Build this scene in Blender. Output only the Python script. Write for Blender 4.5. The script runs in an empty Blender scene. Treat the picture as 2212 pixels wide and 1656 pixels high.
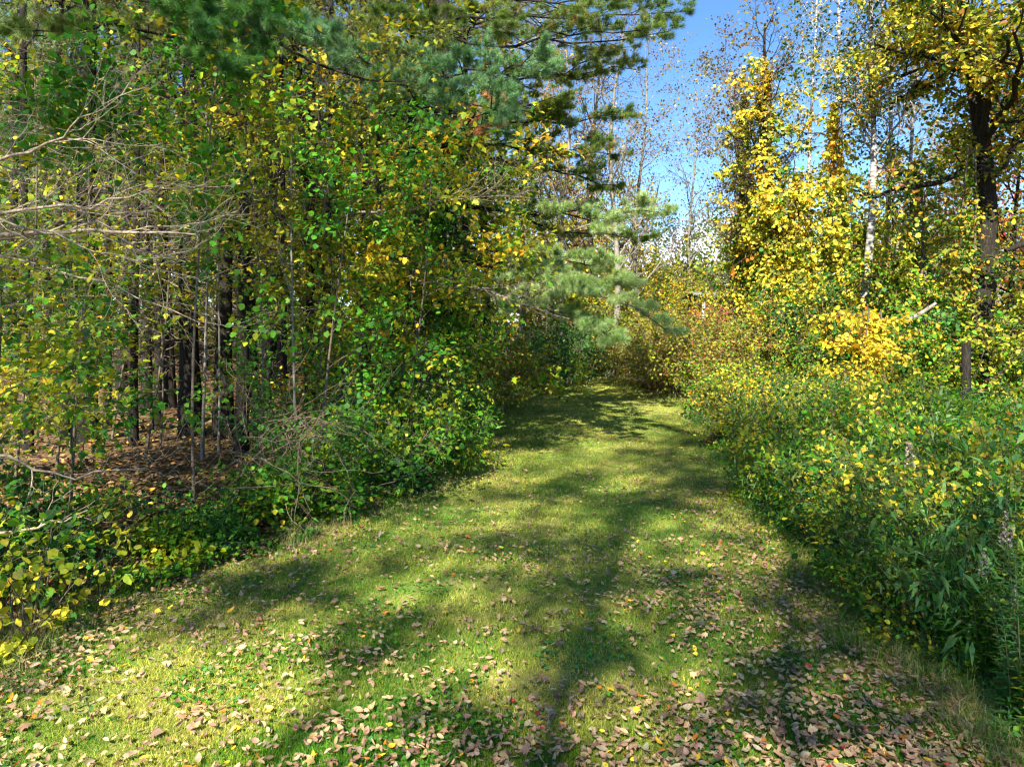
import bpy, math
import numpy as np

# ------------------------------------------------------------------ camera, sky, sun, exposure
SC = bpy.context.scene
COL = SC.collection
F, CX, HY, H = 1494.0, 1106.0, 700.0, 2.3      # focal length / centre / horizon in a 2212 px wide picture, eye height

cam = bpy.data.cameras.new('camera')
cam.sensor_width = 36.0
cam.lens = 36.0 * F / 2212.0
cam.shift_y = -(828.0 - HY) / 2212.0
cam.clip_start, cam.clip_end = 0.05, 2000.0
cam_o = bpy.data.objects.new('camera', cam)
cam_o.location = (0, 0, H)
cam_o.rotation_euler = (math.radians(90), 0, 0)
COL.objects.link(cam_o)
SC.camera = cam_o

SUN_EL = math.radians(43.0)
SUN_H = np.array([-0.33, -1.0]); SUN_H /= np.linalg.norm(SUN_H)    # horizontal direction towards the sun
SUNV = np.array([SUN_H[0] * math.cos(SUN_EL), SUN_H[1] * math.cos(SUN_EL), math.sin(SUN_EL)])

world = bpy.data.worlds.new('World')
SC.world = world
world.use_nodes = True
wt = world.node_tree
wt.nodes.clear()
wn = wt.nodes.new
w_out = wn('ShaderNodeOutputWorld'); w_bg = wn('ShaderNodeBackground')
w_sky = wn('ShaderNodeTexSky'); w_sky.sky_type = 'NISHITA'; w_sky.sun_disc = False
w_sky.sun_elevation = SUN_EL
w_sky.sun_rotation = math.atan2(SUN_H[0], SUN_H[1])
w_sky.air_density = 0.75; w_sky.dust_density = 0.1; w_sky.ozone_density = 3.0
# low white clouds over the horizon
w_tc = wn('ShaderNodeTexCoord'); w_sep = wn('ShaderNodeSeparateXYZ')
w_map = wn('ShaderNodeMapping'); w_map.inputs['Scale'].default_value = (1.0, 1.0, 2.2)
w_map.inputs['Location'].default_value = (0.35, 0.0, 0.1)
w_noise = wn('ShaderNodeTexNoise'); w_noise.inputs['Scale'].default_value = 4.0; w_noise.inputs['Detail'].default_value = 8.0
w_band = wn('ShaderNodeMapRange'); w_band.inputs['From Min'].default_value = 0.06; w_band.inputs['From Max'].default_value = 0.30
w_band.inputs['To Min'].default_value = 0.30; w_band.inputs['To Max'].default_value = -0.25
w_add = wn('ShaderNodeMath'); w_add.operation = 'ADD'
w_ramp = wn('ShaderNodeMapRange'); w_ramp.inputs['From Min'].default_value = 0.60; w_ramp.inputs['From Max'].default_value = 0.82
w_mix = wn('ShaderNodeMix'); w_mix.data_type = 'RGBA'
w_mix.inputs[7].default_value = (5.6, 6.0, 6.8, 1)
L = wt.links.new
L(w_tc.outputs['Generated'], w_map.inputs['Vector']); L(w_map.outputs['Vector'], w_noise.inputs['Vector'])
L(w_tc.outputs['Generated'], w_sep.inputs[0]); L(w_sep.outputs['Z'], w_band.inputs['Value'])
L(w_noise.outputs['Fac'], w_add.inputs[0]); L(w_band.outputs['Result'], w_add.inputs[1])
w_dst = wn('ShaderNodeVectorMath'); w_dst.operation = 'DISTANCE'; w_dst.inputs[1].default_value = (0.27, 0.95, 0.10)
L(w_tc.outputs['Generated'], w_dst.inputs[0])
w_dm = wn('ShaderNodeMapRange'); w_dm.inputs['From Min'].default_value = 0.02; w_dm.inputs['From Max'].default_value = 0.22; w_dm.inputs['To Min'].default_value = 0.12; w_dm.inputs['To Max'].default_value = -0.22
L(w_dst.outputs['Value'], w_dm.inputs['Value'])
w_a2 = wn('ShaderNodeMath'); w_a2.operation = 'ADD'; L(w_add.outputs[0], w_a2.inputs[0]); L(w_dm.outputs['Result'], w_a2.inputs[1])
L(w_a2.outputs[0], w_ramp.inputs['Value']); L(w_ramp.outputs['Result'], w_mix.inputs[0])
w_hs = wn('ShaderNodeHueSaturation'); w_hs.inputs['Saturation'].default_value = 1.15; w_hs.inputs['Value'].default_value = .64
L(w_sky.outputs[0], w_hs.inputs['Color']); L(w_hs.outputs[0], w_mix.inputs[6]); L(w_mix.outputs[2], w_bg.inputs['Color'])
w_bg.inputs['Strength'].default_value = 0.15
L(w_bg.outputs[0], w_out.inputs[0])

sun = bpy.data.lights.new('sun', 'SUN')
sun.energy = 5.0; sun.angle = math.radians(0.55); sun.color = (1.0, 0.93, 0.80)
sun_o = bpy.data.objects.new('sun', sun)
sun_o.rotation_euler = (math.radians(90) - SUN_EL, 0, math.atan2(SUN_H[0], -SUN_H[1]))
COL.objects.link(sun_o)

SC.view_settings.view_transform = 'Standard'
SC.view_settings.look = 'None'
SC.view_settings.exposure = 1.7
SC.view_settings.gamma = 1.0

cy = SC.cycles
cy.max_bounces = 4; cy.diffuse_bounces = 3; cy.glossy_bounces = 1; cy.transmission_bounces = 4; cy.transparent_max_bounces = 4
cy.caustics_reflective = False; cy.caustics_refractive = False
cy.use_adaptive_sampling = True; cy.adaptive_threshold = 0.02
cy.use_denoising = True; cy.denoiser = 'OPENIMAGEDENOISE'; cy.denoising_prefilter = 'ACCURATE'; cy.denoising_input_passes = 'RGB_ALBEDO_NORMAL'
cy.filter_width = 1.3

# ------------------------------------------------------------------ helpers
rng = np.random.default_rng(11)

def U(px, py, Y):
    return np.array([(px - CX) / F * Y, Y, H - (py - HY) / F * Y])

def unit(v):
    return v / np.maximum(np.linalg.norm(v, axis=-1, keepdims=True), 1e-9)

def noise3(p, s=1.0, seed=0):
    """smooth pseudo noise about -1..1 from position"""
    r = np.random.default_rng(1000 + seed)
    out = np.zeros(p.shape[0])
    for i in range(6):
        k = r.normal(size=p.shape[1]) * s * (1.0 + 0.5 * i)
        out += np.sin(p @ k + r.uniform(0, 6.28)) / (1.0 + 0.35 * i)
    return out / 2.6

def link(o, parent=None):
    COL.objects.link(o)
    if parent is not None:
        o.parent = parent
    return o

def tag(o, label=None, cat=None, group=None, kind=None):
    if label: o['label'] = label
    if cat: o['category'] = cat
    if group: o['group'] = group
    if kind: o['kind'] = kind
    return o

def root(name, loc, label, cat, group=None, rz=0.0, s=1.0):
    o = bpy.data.objects.new(name, None)
    o.location = tuple(float(a) for a in loc); o.rotation_euler = (0, 0, rz); o.scale = (s, s, s)
    o.empty_display_size = 0.2
    COL.objects.link(o)
    return tag(o, label, cat, group)

def copy_thing(src, loc, rz=0.0, s=1.0, label=None, group=None, sz=None):
    c = src.copy(); COL.objects.link(c)
    c.location = tuple(float(a) for a in loc); c.rotation_euler = (0, 0, rz)
    c.scale = (s, s, sz if sz else s)
    if label: c['label'] = label
    if group: c['group'] = group
    for ch in list(src.children):
        d = ch.copy(); COL.objects.link(d); d.parent = c
    return c

class Geo:
    """collects triangles/quads and colours into one mesh"""
    def __init__(s):
        s.v, s.t, s.q, s.c, s.n = [], [], [], [], 0
    def add(s, v, t=None, q=None, c=None):
        v = np.asarray(v, np.float32).reshape(-1, 3)
        s.v.append(v)
        if t is not None: s.t.append(np.asarray(t, np.int32).reshape(-1, 3) + s.n)
        if q is not None: s.q.append(np.asarray(q, np.int32).reshape(-1, 4) + s.n)
        if c is None: c = np.full((len(v), 3), 0.3, np.float32)
        s.c.append(np.asarray(c, np.float32).reshape(-1, 3))
        s.n += len(v)
    def mesh(s, name, mat, smooth=False):
        v = np.concatenate(s.v); c = np.concatenate(s.c)
        t = np.concatenate(s.t) if s.t else np.zeros((0, 3), np.int32)
        q = np.concatenate(s.q) if s.q else np.zeros((0, 4), np.int32)
        me = bpy.data.meshes.new(name)
        me.vertices.add(len(v)); me.vertices.foreach_set('co', v.ravel())
        idx = np.concatenate([t.ravel(), q.ravel()]).astype(np.int32)
        me.loops.add(len(idx)); me.loops.foreach_set('vertex_index', idx)
        ls = np.concatenate([np.arange(len(t)) * 3, len(t) * 3 + np.arange(len(q)) * 4]).astype(np.int32)
        me.polygons.add(len(ls)); me.polygons.foreach_set('loop_start', ls)
        if smooth:
            me.polygons.foreach_set('use_smooth', np.ones(len(ls), bool))
        me.update(calc_edges=True)
        at = me.color_attributes.new('col', 'BYTE_COLOR', 'POINT')
        rgba = np.ones((len(v), 4), np.float32); rgba[:, :3] = np.clip(c, 0, 1)
        at.data.foreach_set('color', rgba.ravel())
        me.materials.append(mat)
        return me
    def build(s, name, mat, parent=None, smooth=False):
        return link(bpy.data.objects.new(name, s.mesh(name, mat, smooth)), parent)

def tubes(geo, P, Rr, sides=5, col=None):
    """P (n,m,3) polylines with radii Rr (n,m) -> tapered tubes"""
    if P.ndim == 2: P, Rr = P[None], Rr[None]
    n, m, _ = P.shape
    if n == 0: return
    T = np.gradient(P, axis=1); T = unit(T)
    ref = np.where(np.abs(T[:, :1, 2:3]) > 0.9, np.array([1.0, 0, 0]), np.array([0, 0, 1.0]))
    A = unit(np.cross(T, ref)); B = np.cross(T, A)
    an = np.arange(sides) / sides * 2 * np.pi
    ring = (A[:, :, None, :] * np.cos(an)[None, None, :, None] + B[:, :, None, :] * np.sin(an)[None, None, :, None])
    V = P[:, :, None, :] + ring * Rr[:, :, None, None]
    base = (np.arange(n) * m * sides)[:, None, None] + (np.arange(m - 1) * sides)[None, :, None]
    k = np.arange(sides)[None, None, :]; k2 = (k + 1) % sides
    Q = np.stack([base + k, base + k2, base + k2 + sides, base + k + sides], -1)
    c = None
    if col is not None:
        c = np.broadcast_to(np.asarray(col, np.float32), (n * m * sides, 3))
    geo.add(V.reshape(-1, 3), q=Q.reshape(-1, 4), c=c)

def grow(P, Rr, k, t0, t1, length, angle, up=0.0, wig=0.15, m=6, rs=0.55, profile=None, rmin=0.003, r=rng, flat=0.0, asp=0.35):
    """k children on every parent polyline, returns their polylines and radii"""
    n, mm, _ = P.shape
    t = t0 + (t1 - t0) * (np.arange(k)[None, :] + r.uniform(0, 1, (n, k))) / k
    x = t * (mm - 1); i = np.clip(x.astype(int), 0, mm - 2); f = (x - i)[..., None]
    rows = np.arange(n)[:, None]
    a, b = P[rows, i], P[rows, i + 1]
    pos = a * (1 - f) + b * f
    tan = unit(b - a)
    rad = Rr[rows, i] * (1 - f[..., 0]) + Rr[rows, i + 1] * f[..., 0]
    rv = r.normal(size=pos.shape)
    if flat > 0:
        side = np.cross(tan, np.array([0, 0, 1.0])); sg = np.where(r.uniform(size=(n, k, 1)) < 0.5, -1, 1)
        rv = rv * (1 - flat) + flat * 2.0 * unit(side) * sg; rv = rv * np.array([1, 1, 1 - flat])
    perp = unit(rv - (rv * tan).sum(-1, keepdims=True) * tan)
    an = np.radians(angle) * r.uniform(0.8, 1.2, (n, k, 1))
    d = tan * np.cos(an) + perp * np.sin(an)
    ln = length * r.uniform(0.65, 1.25, (n, k))
    if profile is not None: ln = ln * profile(t)
    N = n * k
    pos = pos.reshape(N, 3); d = d.reshape(N, 3); ln = ln.reshape(N); rad = rad.reshape(N)
    C = np.zeros((N, m, 3)); C[:, 0] = pos
    for j in range(1, m):
        d = unit(d + r.normal(size=d.shape) * wig + np.array([0, 0, up]))
        C[:, j] = C[:, j - 1] + d * (ln / (m - 1))[:, None]
    r0 = np.minimum(rad * rs, np.maximum(ln * 0.03, rmin))
    RR = np.maximum(r0[:, None] * np.linspace(1, asp, m)[None], rmin * 0.6)
    return C, RR

# ---- leaf shapes: stem at origin, tip along +y, face up +z
def fan(pts, centre):
    v = np.array([centre] + pts, float); n = len(pts)
    t = [(0, i, i % n + 1) for i in range(1, n + 1)]
    return v, np.array(t)
T_OV = fan([(0, 0, 0), (.30, .22, .07), (.36, .5, .08), (.20, .82, .02), (0, 1.05, -.06), (-.20, .82, .02), (-.36, .5, .08), (-.30, .22, .07)], (0, .5, 0))
T_RND = fan([(0, 0, 0), (.42, .22, .05), (.46, .6, .04), (.0, 1.0, -.05), (-.46, .6, .04), (-.42, .22, .05)], (0, .5, -.02))
T_MAP = fan([(0, 0, 0), (.30, -.06, -.03), (.26, .14, .02), (.62, .36, -.06), (.30, .46, .03), (.30, .66, .02), (0, 1.08, -.08),
             (-.30, .66, .02), (-.30, .46, .03), (-.62, .36, -.06), (-.26, .14, .02), (-.30, -.06, -.03)], (0, .36, .04))
T_DI = (np.array([(0, 0, 0), (.34, .48, .06), (0, 1, -.03), (-.34, .48, .06)], float), np.array([(0, 1, 2), (0, 2, 3)]))
T_LA = (np.array([(0, 0, 0), (.12, .38, .02), (0, .45, -.02), (-.12, .38, .02), (0, 1, -.28)], float), np.array([(0, 1, 2), (0, 2, 3), (1, 4, 2), (2, 4, 3)]))

def T_TUFT(n=22, r=np.random.default_rng(3), w=0.022, droop=0.15, narrow=0.55):
    v, t = [], []
    for i in range(n):
        a = r.uniform(0, 6.283); e = r.uniform(0.15, 1.0) ** 0.6 * narrow * 2.2
        d = np.array([math.sin(e) * math.cos(a), math.cos(e), math.sin(e) * math.sin(a)])
        s = np.cross(d, r.normal(size=3)); s /= np.linalg.norm(s)
        l = r.uniform(0.75, 1.05); b = np.array([0, r.uniform(-.25, .1), 0])
        k = len(v)
        v += [b - s * w, b + s * w, b + d * l + np.array([0, 0, -droop * l])]
        t.append((k, k + 1, k + 2))
    return np.array(v), np.array(t)
TUFTS = T_TUFT(22, w=.018, narrow=.5)

def put(geo, tpl, pos, ydir, nrm, scale, col):
    tv, tt = tpl
    n = len(pos)
    if n == 0: return
    y = unit(ydir); z = unit(nrm - (nrm * y).sum(1, keepdims=True) * y); x = np.cross(y, z)
    M = np.stack([x, y, z], 1)
    V = np.einsum('kj,njd->nkd', tv, M) * np.asarray(scale).reshape(-1, 1, 1) + pos[:, None, :]
    k = len(tv)
    T = tt[None] + (np.arange(n) * k)[:, None, None]
    c = np.repeat(col, k, axis=0)
    geo.add(V.reshape(-1, 3), t=T.reshape(-1, 3), c=c)

# ---- colours of leaves (base colours)
GRN = (.045, .16, .014); DGR = (.025, .085, .015); YGR = (.27, .31, .015); LGR = (.11, .28, .015); YEL = (.72, .58, .04); GLD = (.66, .40, .025)
ORG = (.50, .17, .02); RST = (.26, .10, .03); RED = (.35, .04, .02); OLV = (.19, .20, .035); BRN = (.17, .10, .045); TEA = (.075, .20, .055)
PUR = (.15, .10, .08); TAN = (.39, .28, .12); MAV = (.30, .24, .145)
def pal(pos, entries, seed=0, s=0.9, jit=0.22, mix=0.55, r=rng):
    """entries [(rgb, weight)]; clumps of like colour from smooth noise mixed with per-leaf chance"""
    n = len(pos)
    w = np.array([e[1] for e in entries], float); cum = np.cumsum(w / w.sum())
    u = noise3(pos, s, seed) * 0.5 + 0.5
    u = np.clip(u * mix + r.uniform(0, 1, n) * (1 - mix) , 0, 0.9999)
    u = np.argsort(np.argsort(u)) / max(n, 1)
    i = np.searchsorted(cum, u, side='right').clip(0, len(w) - 1)
    c = np.array([e[0] for e in entries])[i]
    c = c * np.exp(r.normal(size=(n, 1)) * jit) * np.exp(r.normal(size=(n, 3)) * jit * 0.3)
    return np.clip(c, 0.004, 0.85)

def leaves_on(geo, P, per, size, entries, tpl=T_DI, spread=0.12, t0=0.15, upn=0.7, out=0.3, droop=0.3, sunw=0.35, seed=0, s=0.9, jit=0.22, mix=0.55, r=rng, centre=None):
    n, m, _ = P.shape
    N = int(n * per)
    if N == 0: return
    row = r.integers(0, n, N); t = r.uniform(t0, 1, N) * (m - 1)
    i = np.clip(t.astype(int), 0, m - 2); f = (t - i)[:, None]
    a, b = P[row, i], P[row, i + 1]
    off = r.normal(size=(N, 3)); 
    pos = a * (1 - f) + b * f + off * spread * np.array([1, 1, .7])
    d = unit(b - a) * 0.6 + off * 0.6 + np.array([0, 0, -droop]) + r.normal(size=(N, 3)) * .35
    nr = np.array([0, 0, upn]) + r.normal(size=(N, 3)) * .45 + SUNV * sunw
    if centre is not None:
        nr = nr + unit(pos - centre) * out
    sc = size * r.uniform(.45, 1.3, N); cc = pal(pos, entries, seed, s, jit, mix, r)
    if tpl is T_DI or N < 50:
        put(geo, tpl, pos, d, nr, sc, cc)
    else:                                # a third of the leaves belong to other kinds growing through
        w = r.uniform(0, 1, N)
        other = T_OV if tpl is not T_OV else T_RND
        if tpl is T_LA: sc = np.where(w < .66, sc, sc * .5)
        for m_, tp in ((w < .66, tpl), ((w >= .66) & (w < .88), other), (w >= .88, T_LA)):
            put(geo, tp, pos[m_], d[m_], nr[m_], sc[m_] * (1.25 if tp is T_LA else 1), cc[m_])

# ------------------------------------------------------------------ materials
def new_mat(name):
    m = bpy.data.materials.new(name); m.use_nodes = True
    nt = m.node_tree; nt.nodes.clear()
    out = nt.nodes.new('ShaderNodeOutputMaterial')
    return m, nt, out

def leaf_mat(name, transl=0.4, rough=0.5, spec=0.35, tint=(1.25, 1.15, .5)):
    m, nt, out = new_mat(name); N, K = nt.nodes.new, nt.links.new
    a = N('ShaderNodeAttribute'); a.attribute_name = 'col'
    p = N('ShaderNodeBsdfPrincipled'); p.inputs['Roughness'].default_value = rough; p.inputs['Specular IOR Level'].default_value = spec
    tc = N('ShaderNodeTexCoord'); nz = N('ShaderNodeTexNoise'); nz.inputs['Scale'].default_value = 40.0; nz.inputs['Detail'].default_value = 2.0
    K(tc.outputs['Object'], nz.inputs['Vector'])
    mr = N('ShaderNodeMapRange'); mr.inputs['From Min'].default_value = .3; mr.inputs['From Max'].default_value = .7
    mr.inputs['To Min'].default_value = .78; mr.inputs['To Max'].default_value = 1.2
    K(nz.outputs['Fac'], mr.inputs['Value'])
    vm = N('ShaderNodeVectorMath'); vm.operation = 'SCALE'; K(a.outputs['Color'], vm.inputs[0]); K(mr.outputs[0], vm.inputs['Scale'])
    K(vm.outputs[0], p.inputs['Base Color'])
    t = N('ShaderNodeBsdfTranslucent'); v2 = N('ShaderNodeVectorMath'); v2.operation = 'MULTIPLY'; v2.inputs[1].default_value = tint
    K(vm.outputs[0], v2.inputs[0]); K(v2.outputs[0], t.inputs['Color'])
    mx = N('ShaderNodeMixShader'); mx.inputs[0].default_value = transl
    K(p.outputs[0], mx.inputs[1]); K(t.outputs[0], mx.inputs[2]); K(mx.outputs[0], out.inputs[0])
    return m

def noise_mat(name, stops, scale=(1, 1, 1), ns=8.0, detail=6.0, rough=0.9, bump=0.3, dist=0.02, spec=0.2, distort=0.0):
    m, nt, out = new_mat(name); N, K = nt.nodes.new, nt.links.new
    tc = N('ShaderNodeTexCoord'); mp = N('ShaderNodeMapping'); mp.inputs['Scale'].default_value = scale
    nz = N('ShaderNodeTexNoise'); nz.inputs['Scale'].default_value = ns; nz.inputs['Detail'].default_value = detail; nz.inputs['Roughness'].default_value = .65
    nz.inputs['Distortion'].default_value = distort
    K(tc.outputs['Object'], mp.inputs['Vector']); K(mp.outputs[0], nz.inputs['Vector'])
    rp = N('ShaderNodeValToRGB'); rp.color_ramp.elements.remove(rp.color_ramp.elements[0])
    rp.color_ramp.elements[0].position = stops[0][0]; rp.color_ramp.elements[0].color = (*stops[0][1], 1)
    for ps, c in stops[1:]:
        e = rp.color_ramp.elements.new(ps); e.color = (*c, 1)
    K(nz.outputs['Fac'], rp.inputs[0])
    p = N('ShaderNodeBsdfPrincipled'); p.inputs['Roughness'].default_value = rough; p.inputs['Specular IOR Level'].default_value = spec
    K(rp.outputs[0], p.inputs['Base Color'])
    b = N('ShaderNodeBump'); b.inputs['Strength'].default_value = bump; b.inputs['Distance'].default_value = dist
    K(nz.outputs['Fac'], b.inputs['Height']); K(b.outputs[0], p.inputs['Normal']); K(p.outputs[0], out.inputs[0])
    return m

M_LEAF = leaf_mat('leaf', .42, .55, .25)
M_NEED = leaf_mat('needle', .35, .45, .4, (1.1, 1.1, .7))
M_DRY = leaf_mat('dry_leaf', .15, .6, .3, (1.1, 1.0, .8))
M_GRASS = leaf_mat('grass_blade', .3, .5, .3, (1.15, 1.1, .6))
M_BARK = noise_mat('dark_bark', [(.3, (.009, .008, .006)), (.5, (.022, .018, .014)), (.7, (.06, .05, .038))], (6, 6, 1.2), 5, 6, .95, .8, .03)
M_GREY = noise_mat('grey_bark', [(.3, (.09, .08, .065)), (.55, (.23, .21, .175)), (.75, (.36, .34, .28))], (6, 6, 1.2), 5, 6, .95, .5, .02)
M_DEAD = noise_mat('dead_wood', [(.3, (.10, .08, .055)), (.5, (.26, .21, .15)), (.7, (.42, .35, .27))], (4, 4, 4), 6, 5, .9, .4, .01)
M_BIRCH = noise_mat('white_bark', [(.36, (.035, .03, .026)), (.46, (.20, .185, .165)), (.56, (.42, .40, .37)), (.72, (.58, .56, .53))], (1.5, 1.5, 9), 2.2, 5, .8, .3, .01, distort=.6)
M_STEM = noise_mat('green_stem', [(.3, (.05, .08, .02)), (.7, (.13, .11, .045))], (3, 3, 3), 6, 3, .8, .2, .005)
M_TWIG = noise_mat('brown_twig', [(.3, (.06, .045, .03)), (.7, (.20, .16, .12))], (3, 3, 3), 6, 3, .9, .2, .005)
M_BRUSH = noise_mat('brown_dead_twig', [(.3, (.09, .065, .04)), (.7, (.27, .20, .13))], (3, 3, 3), 6, 3, .9, .2, .005)
M_SOIL = noise_mat('forest_floor', [(.3, (.035, .022, .012)), (.45, (.10, .06, .03)), (.55, (.18, .11, .05)), (.63, (.09, .085, .03)), (.75, (.26, .17, .09))], (1, 1, 1), 7, 12, .95, .8, .05)
M_LAWN = noise_mat('lawn_turf', [(.3, (.05, .09, .015)), (.43, (.12, .15, .025)), (.56, (.22, .22, .05)), (.7, (.34, .29, .11))], (1, 1, 1), 3.5, 14, .95, .9, .03)
M_REDW = noise_mat('red_boards', [(.3, (.26, .045, .035)), (.7, (.42, .09, .07))], (12, 12, .6), 4, 4, .7, .2, .01)
M_WHT = noise_mat('white_paint', [(.3, (.62, .62, .60)), (.7, (.8, .8, .78))], (3, 3, 3), 4, 3, .6, .1, .005)
M_ROOF = noise_mat('grey_shingle', [(.3, (.12, .12, .12)), (.7, (.25, .24, .23))], (2, 6, 2), 6, 5, .9, .4, .02)

# ------------------------------------------------------------------ the lawn outline
LY = np.array([-30, 2.0, 4.4, 5.05, 6.36, 7.3, 8.6, 11.4, 16.4, 21.5, 27.5, 34])
LX = np.array([-5.0, -3.9, -3.5, -3.4, -3.0, -2.35, -1.45, -1.2, -0.5, 0.3, 1.75, 4.4])
RY = np.array([-30, 2.0, 3.66, 4.9, 6.6, 8.4, 10.1, 13.2, 16.4, 20.2, 23, 28.6, 34])
RX = np.array([3.2, 2.7, 2.7, 2.8, 2.85, 3.0, 3.2, 3.8, 4.35, 5.0, 4.3, 4.3, 6.0])
def xl(Y): return np.interp(Y, LY, LX) + .12 * np.sin(Y * 2.1) + .07 * np.sin(Y * 5.3 + 1)
def xr(Y): return np.interp(Y, RY, RX) + .13 * np.sin(Y * 1.7 + 2) + .10 * np.sin(Y * 4.7) + .05 * np.sin(Y * 11)
def gz(x, y):
    return .035 * np.sin(x * .9 + .6) * np.sin(y * .45 + .3) + .02 * np.sin(x * 2.1 + y * 1.3)

# ground: one sheet to the horizon
g = Geo()
ax = np.unique(np.concatenate([np.linspace(-600, -30, 12), np.linspace(-30, 30, 121), np.linspace(30, 600, 12)]))
ay = np.unique(np.concatenate([np.linspace(-300, -20, 8), np.linspace(-20, 60, 161), np.linspace(60, 900, 14)]))
gx, gy = np.meshgrid(ax, ay)
gv = np.stack([gx, gy, gz(gx, gy)], -1).reshape(-1, 3)
ii, jj = np.meshgrid(np.arange(len(ay) - 1), np.arange(len(ax) - 1), indexing='ij')
b0 = ii * len(ax) + jj
g.add(gv, q=np.stack([b0, b0 + 1, b0 + len(ax) + 1, b0 + len(ax)], -1).reshape(-1, 4))
tag(g.build('ground', M_SOIL, smooth=True), kind='structure')
g = Geo()
ys = np.linspace(-14, 31, 260); tt = np.linspace(0, 1, 24)
X = xl(ys)[:, None] * (1 - tt) + xr(ys)[:, None] * tt
Yg = np.repeat(ys[:, None], len(tt), 1)
gv = np.stack([X, Yg, gz(X, Yg) + .012], -1).reshape(-1, 3)
ii, jj = np.meshgrid(np.arange(len(ys) - 1), np.arange(len(tt) - 1), indexing='ij')
b0 = ii * len(tt) + jj
g.add(gv, q=np.stack([b0, b0 + 1, b0 + len(tt) + 1, b0 + len(tt)], -1).reshape(-1, 4))
tag(g.build('lawn', M_LAWN, smooth=True), kind='structure')

# grass blades of the mown strip
NB = 420000
Yb = 1.0 / rng.uniform(1 / 31.0, 1 / 3.2, NB)
Xb = xl(Yb) - .25 + (xr(Yb) - xl(Yb) + .5) * rng.uniform(0, 1, NB)
pos = np.stack([Xb, Yb, gz(Xb, Yb) + .01], -1)
TB = (np.array([(-.5, 0, 0), (.5, 0, 0), (0, 1, 0)], float), np.array([(0, 1, 2)]))
ydir = np.array([0, 0, 1.0]) + rng.normal(size=(NB, 3)) * .45
nr = rng.normal(size=(NB, 3))
hgt = rng.uniform(.018, .052, NB) * (1 + .45 * noise3(pos[:, :2], 2.6, 5))
wid = .0045 * np.maximum(1, Yb / 6.0)
y = unit(ydir); z = unit(nr - (nr * y).sum(1, keepdims=True) * y); x = np.cross(y, z)
V = np.stack([pos - x * wid[:, None] * .5, pos + x * wid[:, None] * .5, pos + y * hgt[:, None]], 1)
gc = pal(pos, [((.055, .18, .015), 3.2), ((.13, .26, .02), 4), ((.30, .34, .035), 3.4), ((.50, .43, .12), 2.6)], 3, 2.4, .28, .62)
fst = np.interp(Yb, [4, 9, 22], [0, .25, .6])[:, None] * rng.uniform(.5, 1, (NB, 1)); gc = gc * (1 - fst) + np.array([.38, .35, .12]) * fst
gc *= np.array([.98, 1.08, .8])
gc *= (1 + .25 * noise3(pos[:, :2], .7, 8))[:, None]
g = Geo(); g.add(V.reshape(-1, 3), t=np.arange(NB * 3).reshape(-1, 3), c=np.repeat(gc, 3, 0))
tag(g.build('grass', M_GRASS), 'short mown green grass of the strip between the woods', 'grass', kind='stuff')

# long unmown grass along both edges and broad-leaved weeds in the turf
NE = 46000
Ye = 1.0 / rng.uniform(1 / 26.0, 1 / 3.3, NE); lf_ = rng.uniform(0, 1, NE) < .5
Xe = np.where(lf_, xl(Ye) + rng.normal(-.05, .2, NE), xr(Ye) + rng.normal(.05, .2, NE))
m_ = noise3(np.stack([Xe, Ye], -1), 2.2, 14) > -.25
Xe, Ye = Xe[m_], Ye[m_]; NE = len(Xe)
pos = np.stack([Xe, Ye, gz(Xe, Ye)], -1); y = unit(np.array([0, 0, 1.0]) + rng.normal(size=(NE, 3)) * .45); nr = rng.normal(size=(NE, 3))
z = unit(nr - (nr * y).sum(1, keepdims=True) * y); x = np.cross(y, z)
hh = rng.uniform(.06, .24, NE)[:, None]; ww = (.0028 * np.maximum(1, Ye / 7))[:, None]
droop_ = rng.normal(size=(NE, 3)) * .25 * hh * np.array([1, 1, .2])
V = np.stack([pos - x * ww * .5, pos + x * ww * .5, pos + y * hh * .6 - x * ww * .4, pos + y * hh * .6 + x * ww * .4, pos + y * hh * .95 + droop_], 1)
g = Geo(); g.add(V.reshape(-1, 3), t=(np.array([(0, 1, 3), (0, 3, 2), (2, 3, 4)])[None] + (np.arange(NE) * 5)[:, None, None]).reshape(-1, 3),
    c=np.repeat(pal(pos, [((.08, .17, .02), 4), (LGR, 3), ((.34, .33, .10), 3), ((.42, .34, .17), 1.5)], 15, 1.5), 5, 0))
tag(g.build('long_grass', M_GRASS), 'longer unmown grass fringing both edges of the lawn', 'long grass', kind='stuff')
NC = 26000
Yc = 1.0 / rng.uniform(1 / 16.0, 1 / 3.3, NC); Xc = xl(Yc) + (xr(Yc) - xl(Yc)) * rng.uniform(0, 1, NC)
m_ = noise3(np.stack([Xc, Yc], -1), 3.0, 16) > .28
Xc, Yc = Xc[m_], Yc[m_]; NC = len(Xc); pos = np.stack([Xc, Yc, gz(Xc, Yc) + rng.uniform(.03, .055, NC)], -1)
g = Geo(); put(g, T_RND, pos, rng.normal(size=(NC, 3)) * np.array([1, 1, .3]), np.array([0, 0, 1.0]) + rng.normal(size=(NC, 3)) * .35, rng.uniform(.014, .032, NC), pal(pos, [(GRN, 3), (LGR, 2), ((.07, .20, .05), 3)], 17, 2))
tag(g.build('clover', M_GRASS), 'small round clover leaves in patches among the mown grass', 'clover', kind='stuff')

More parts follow.
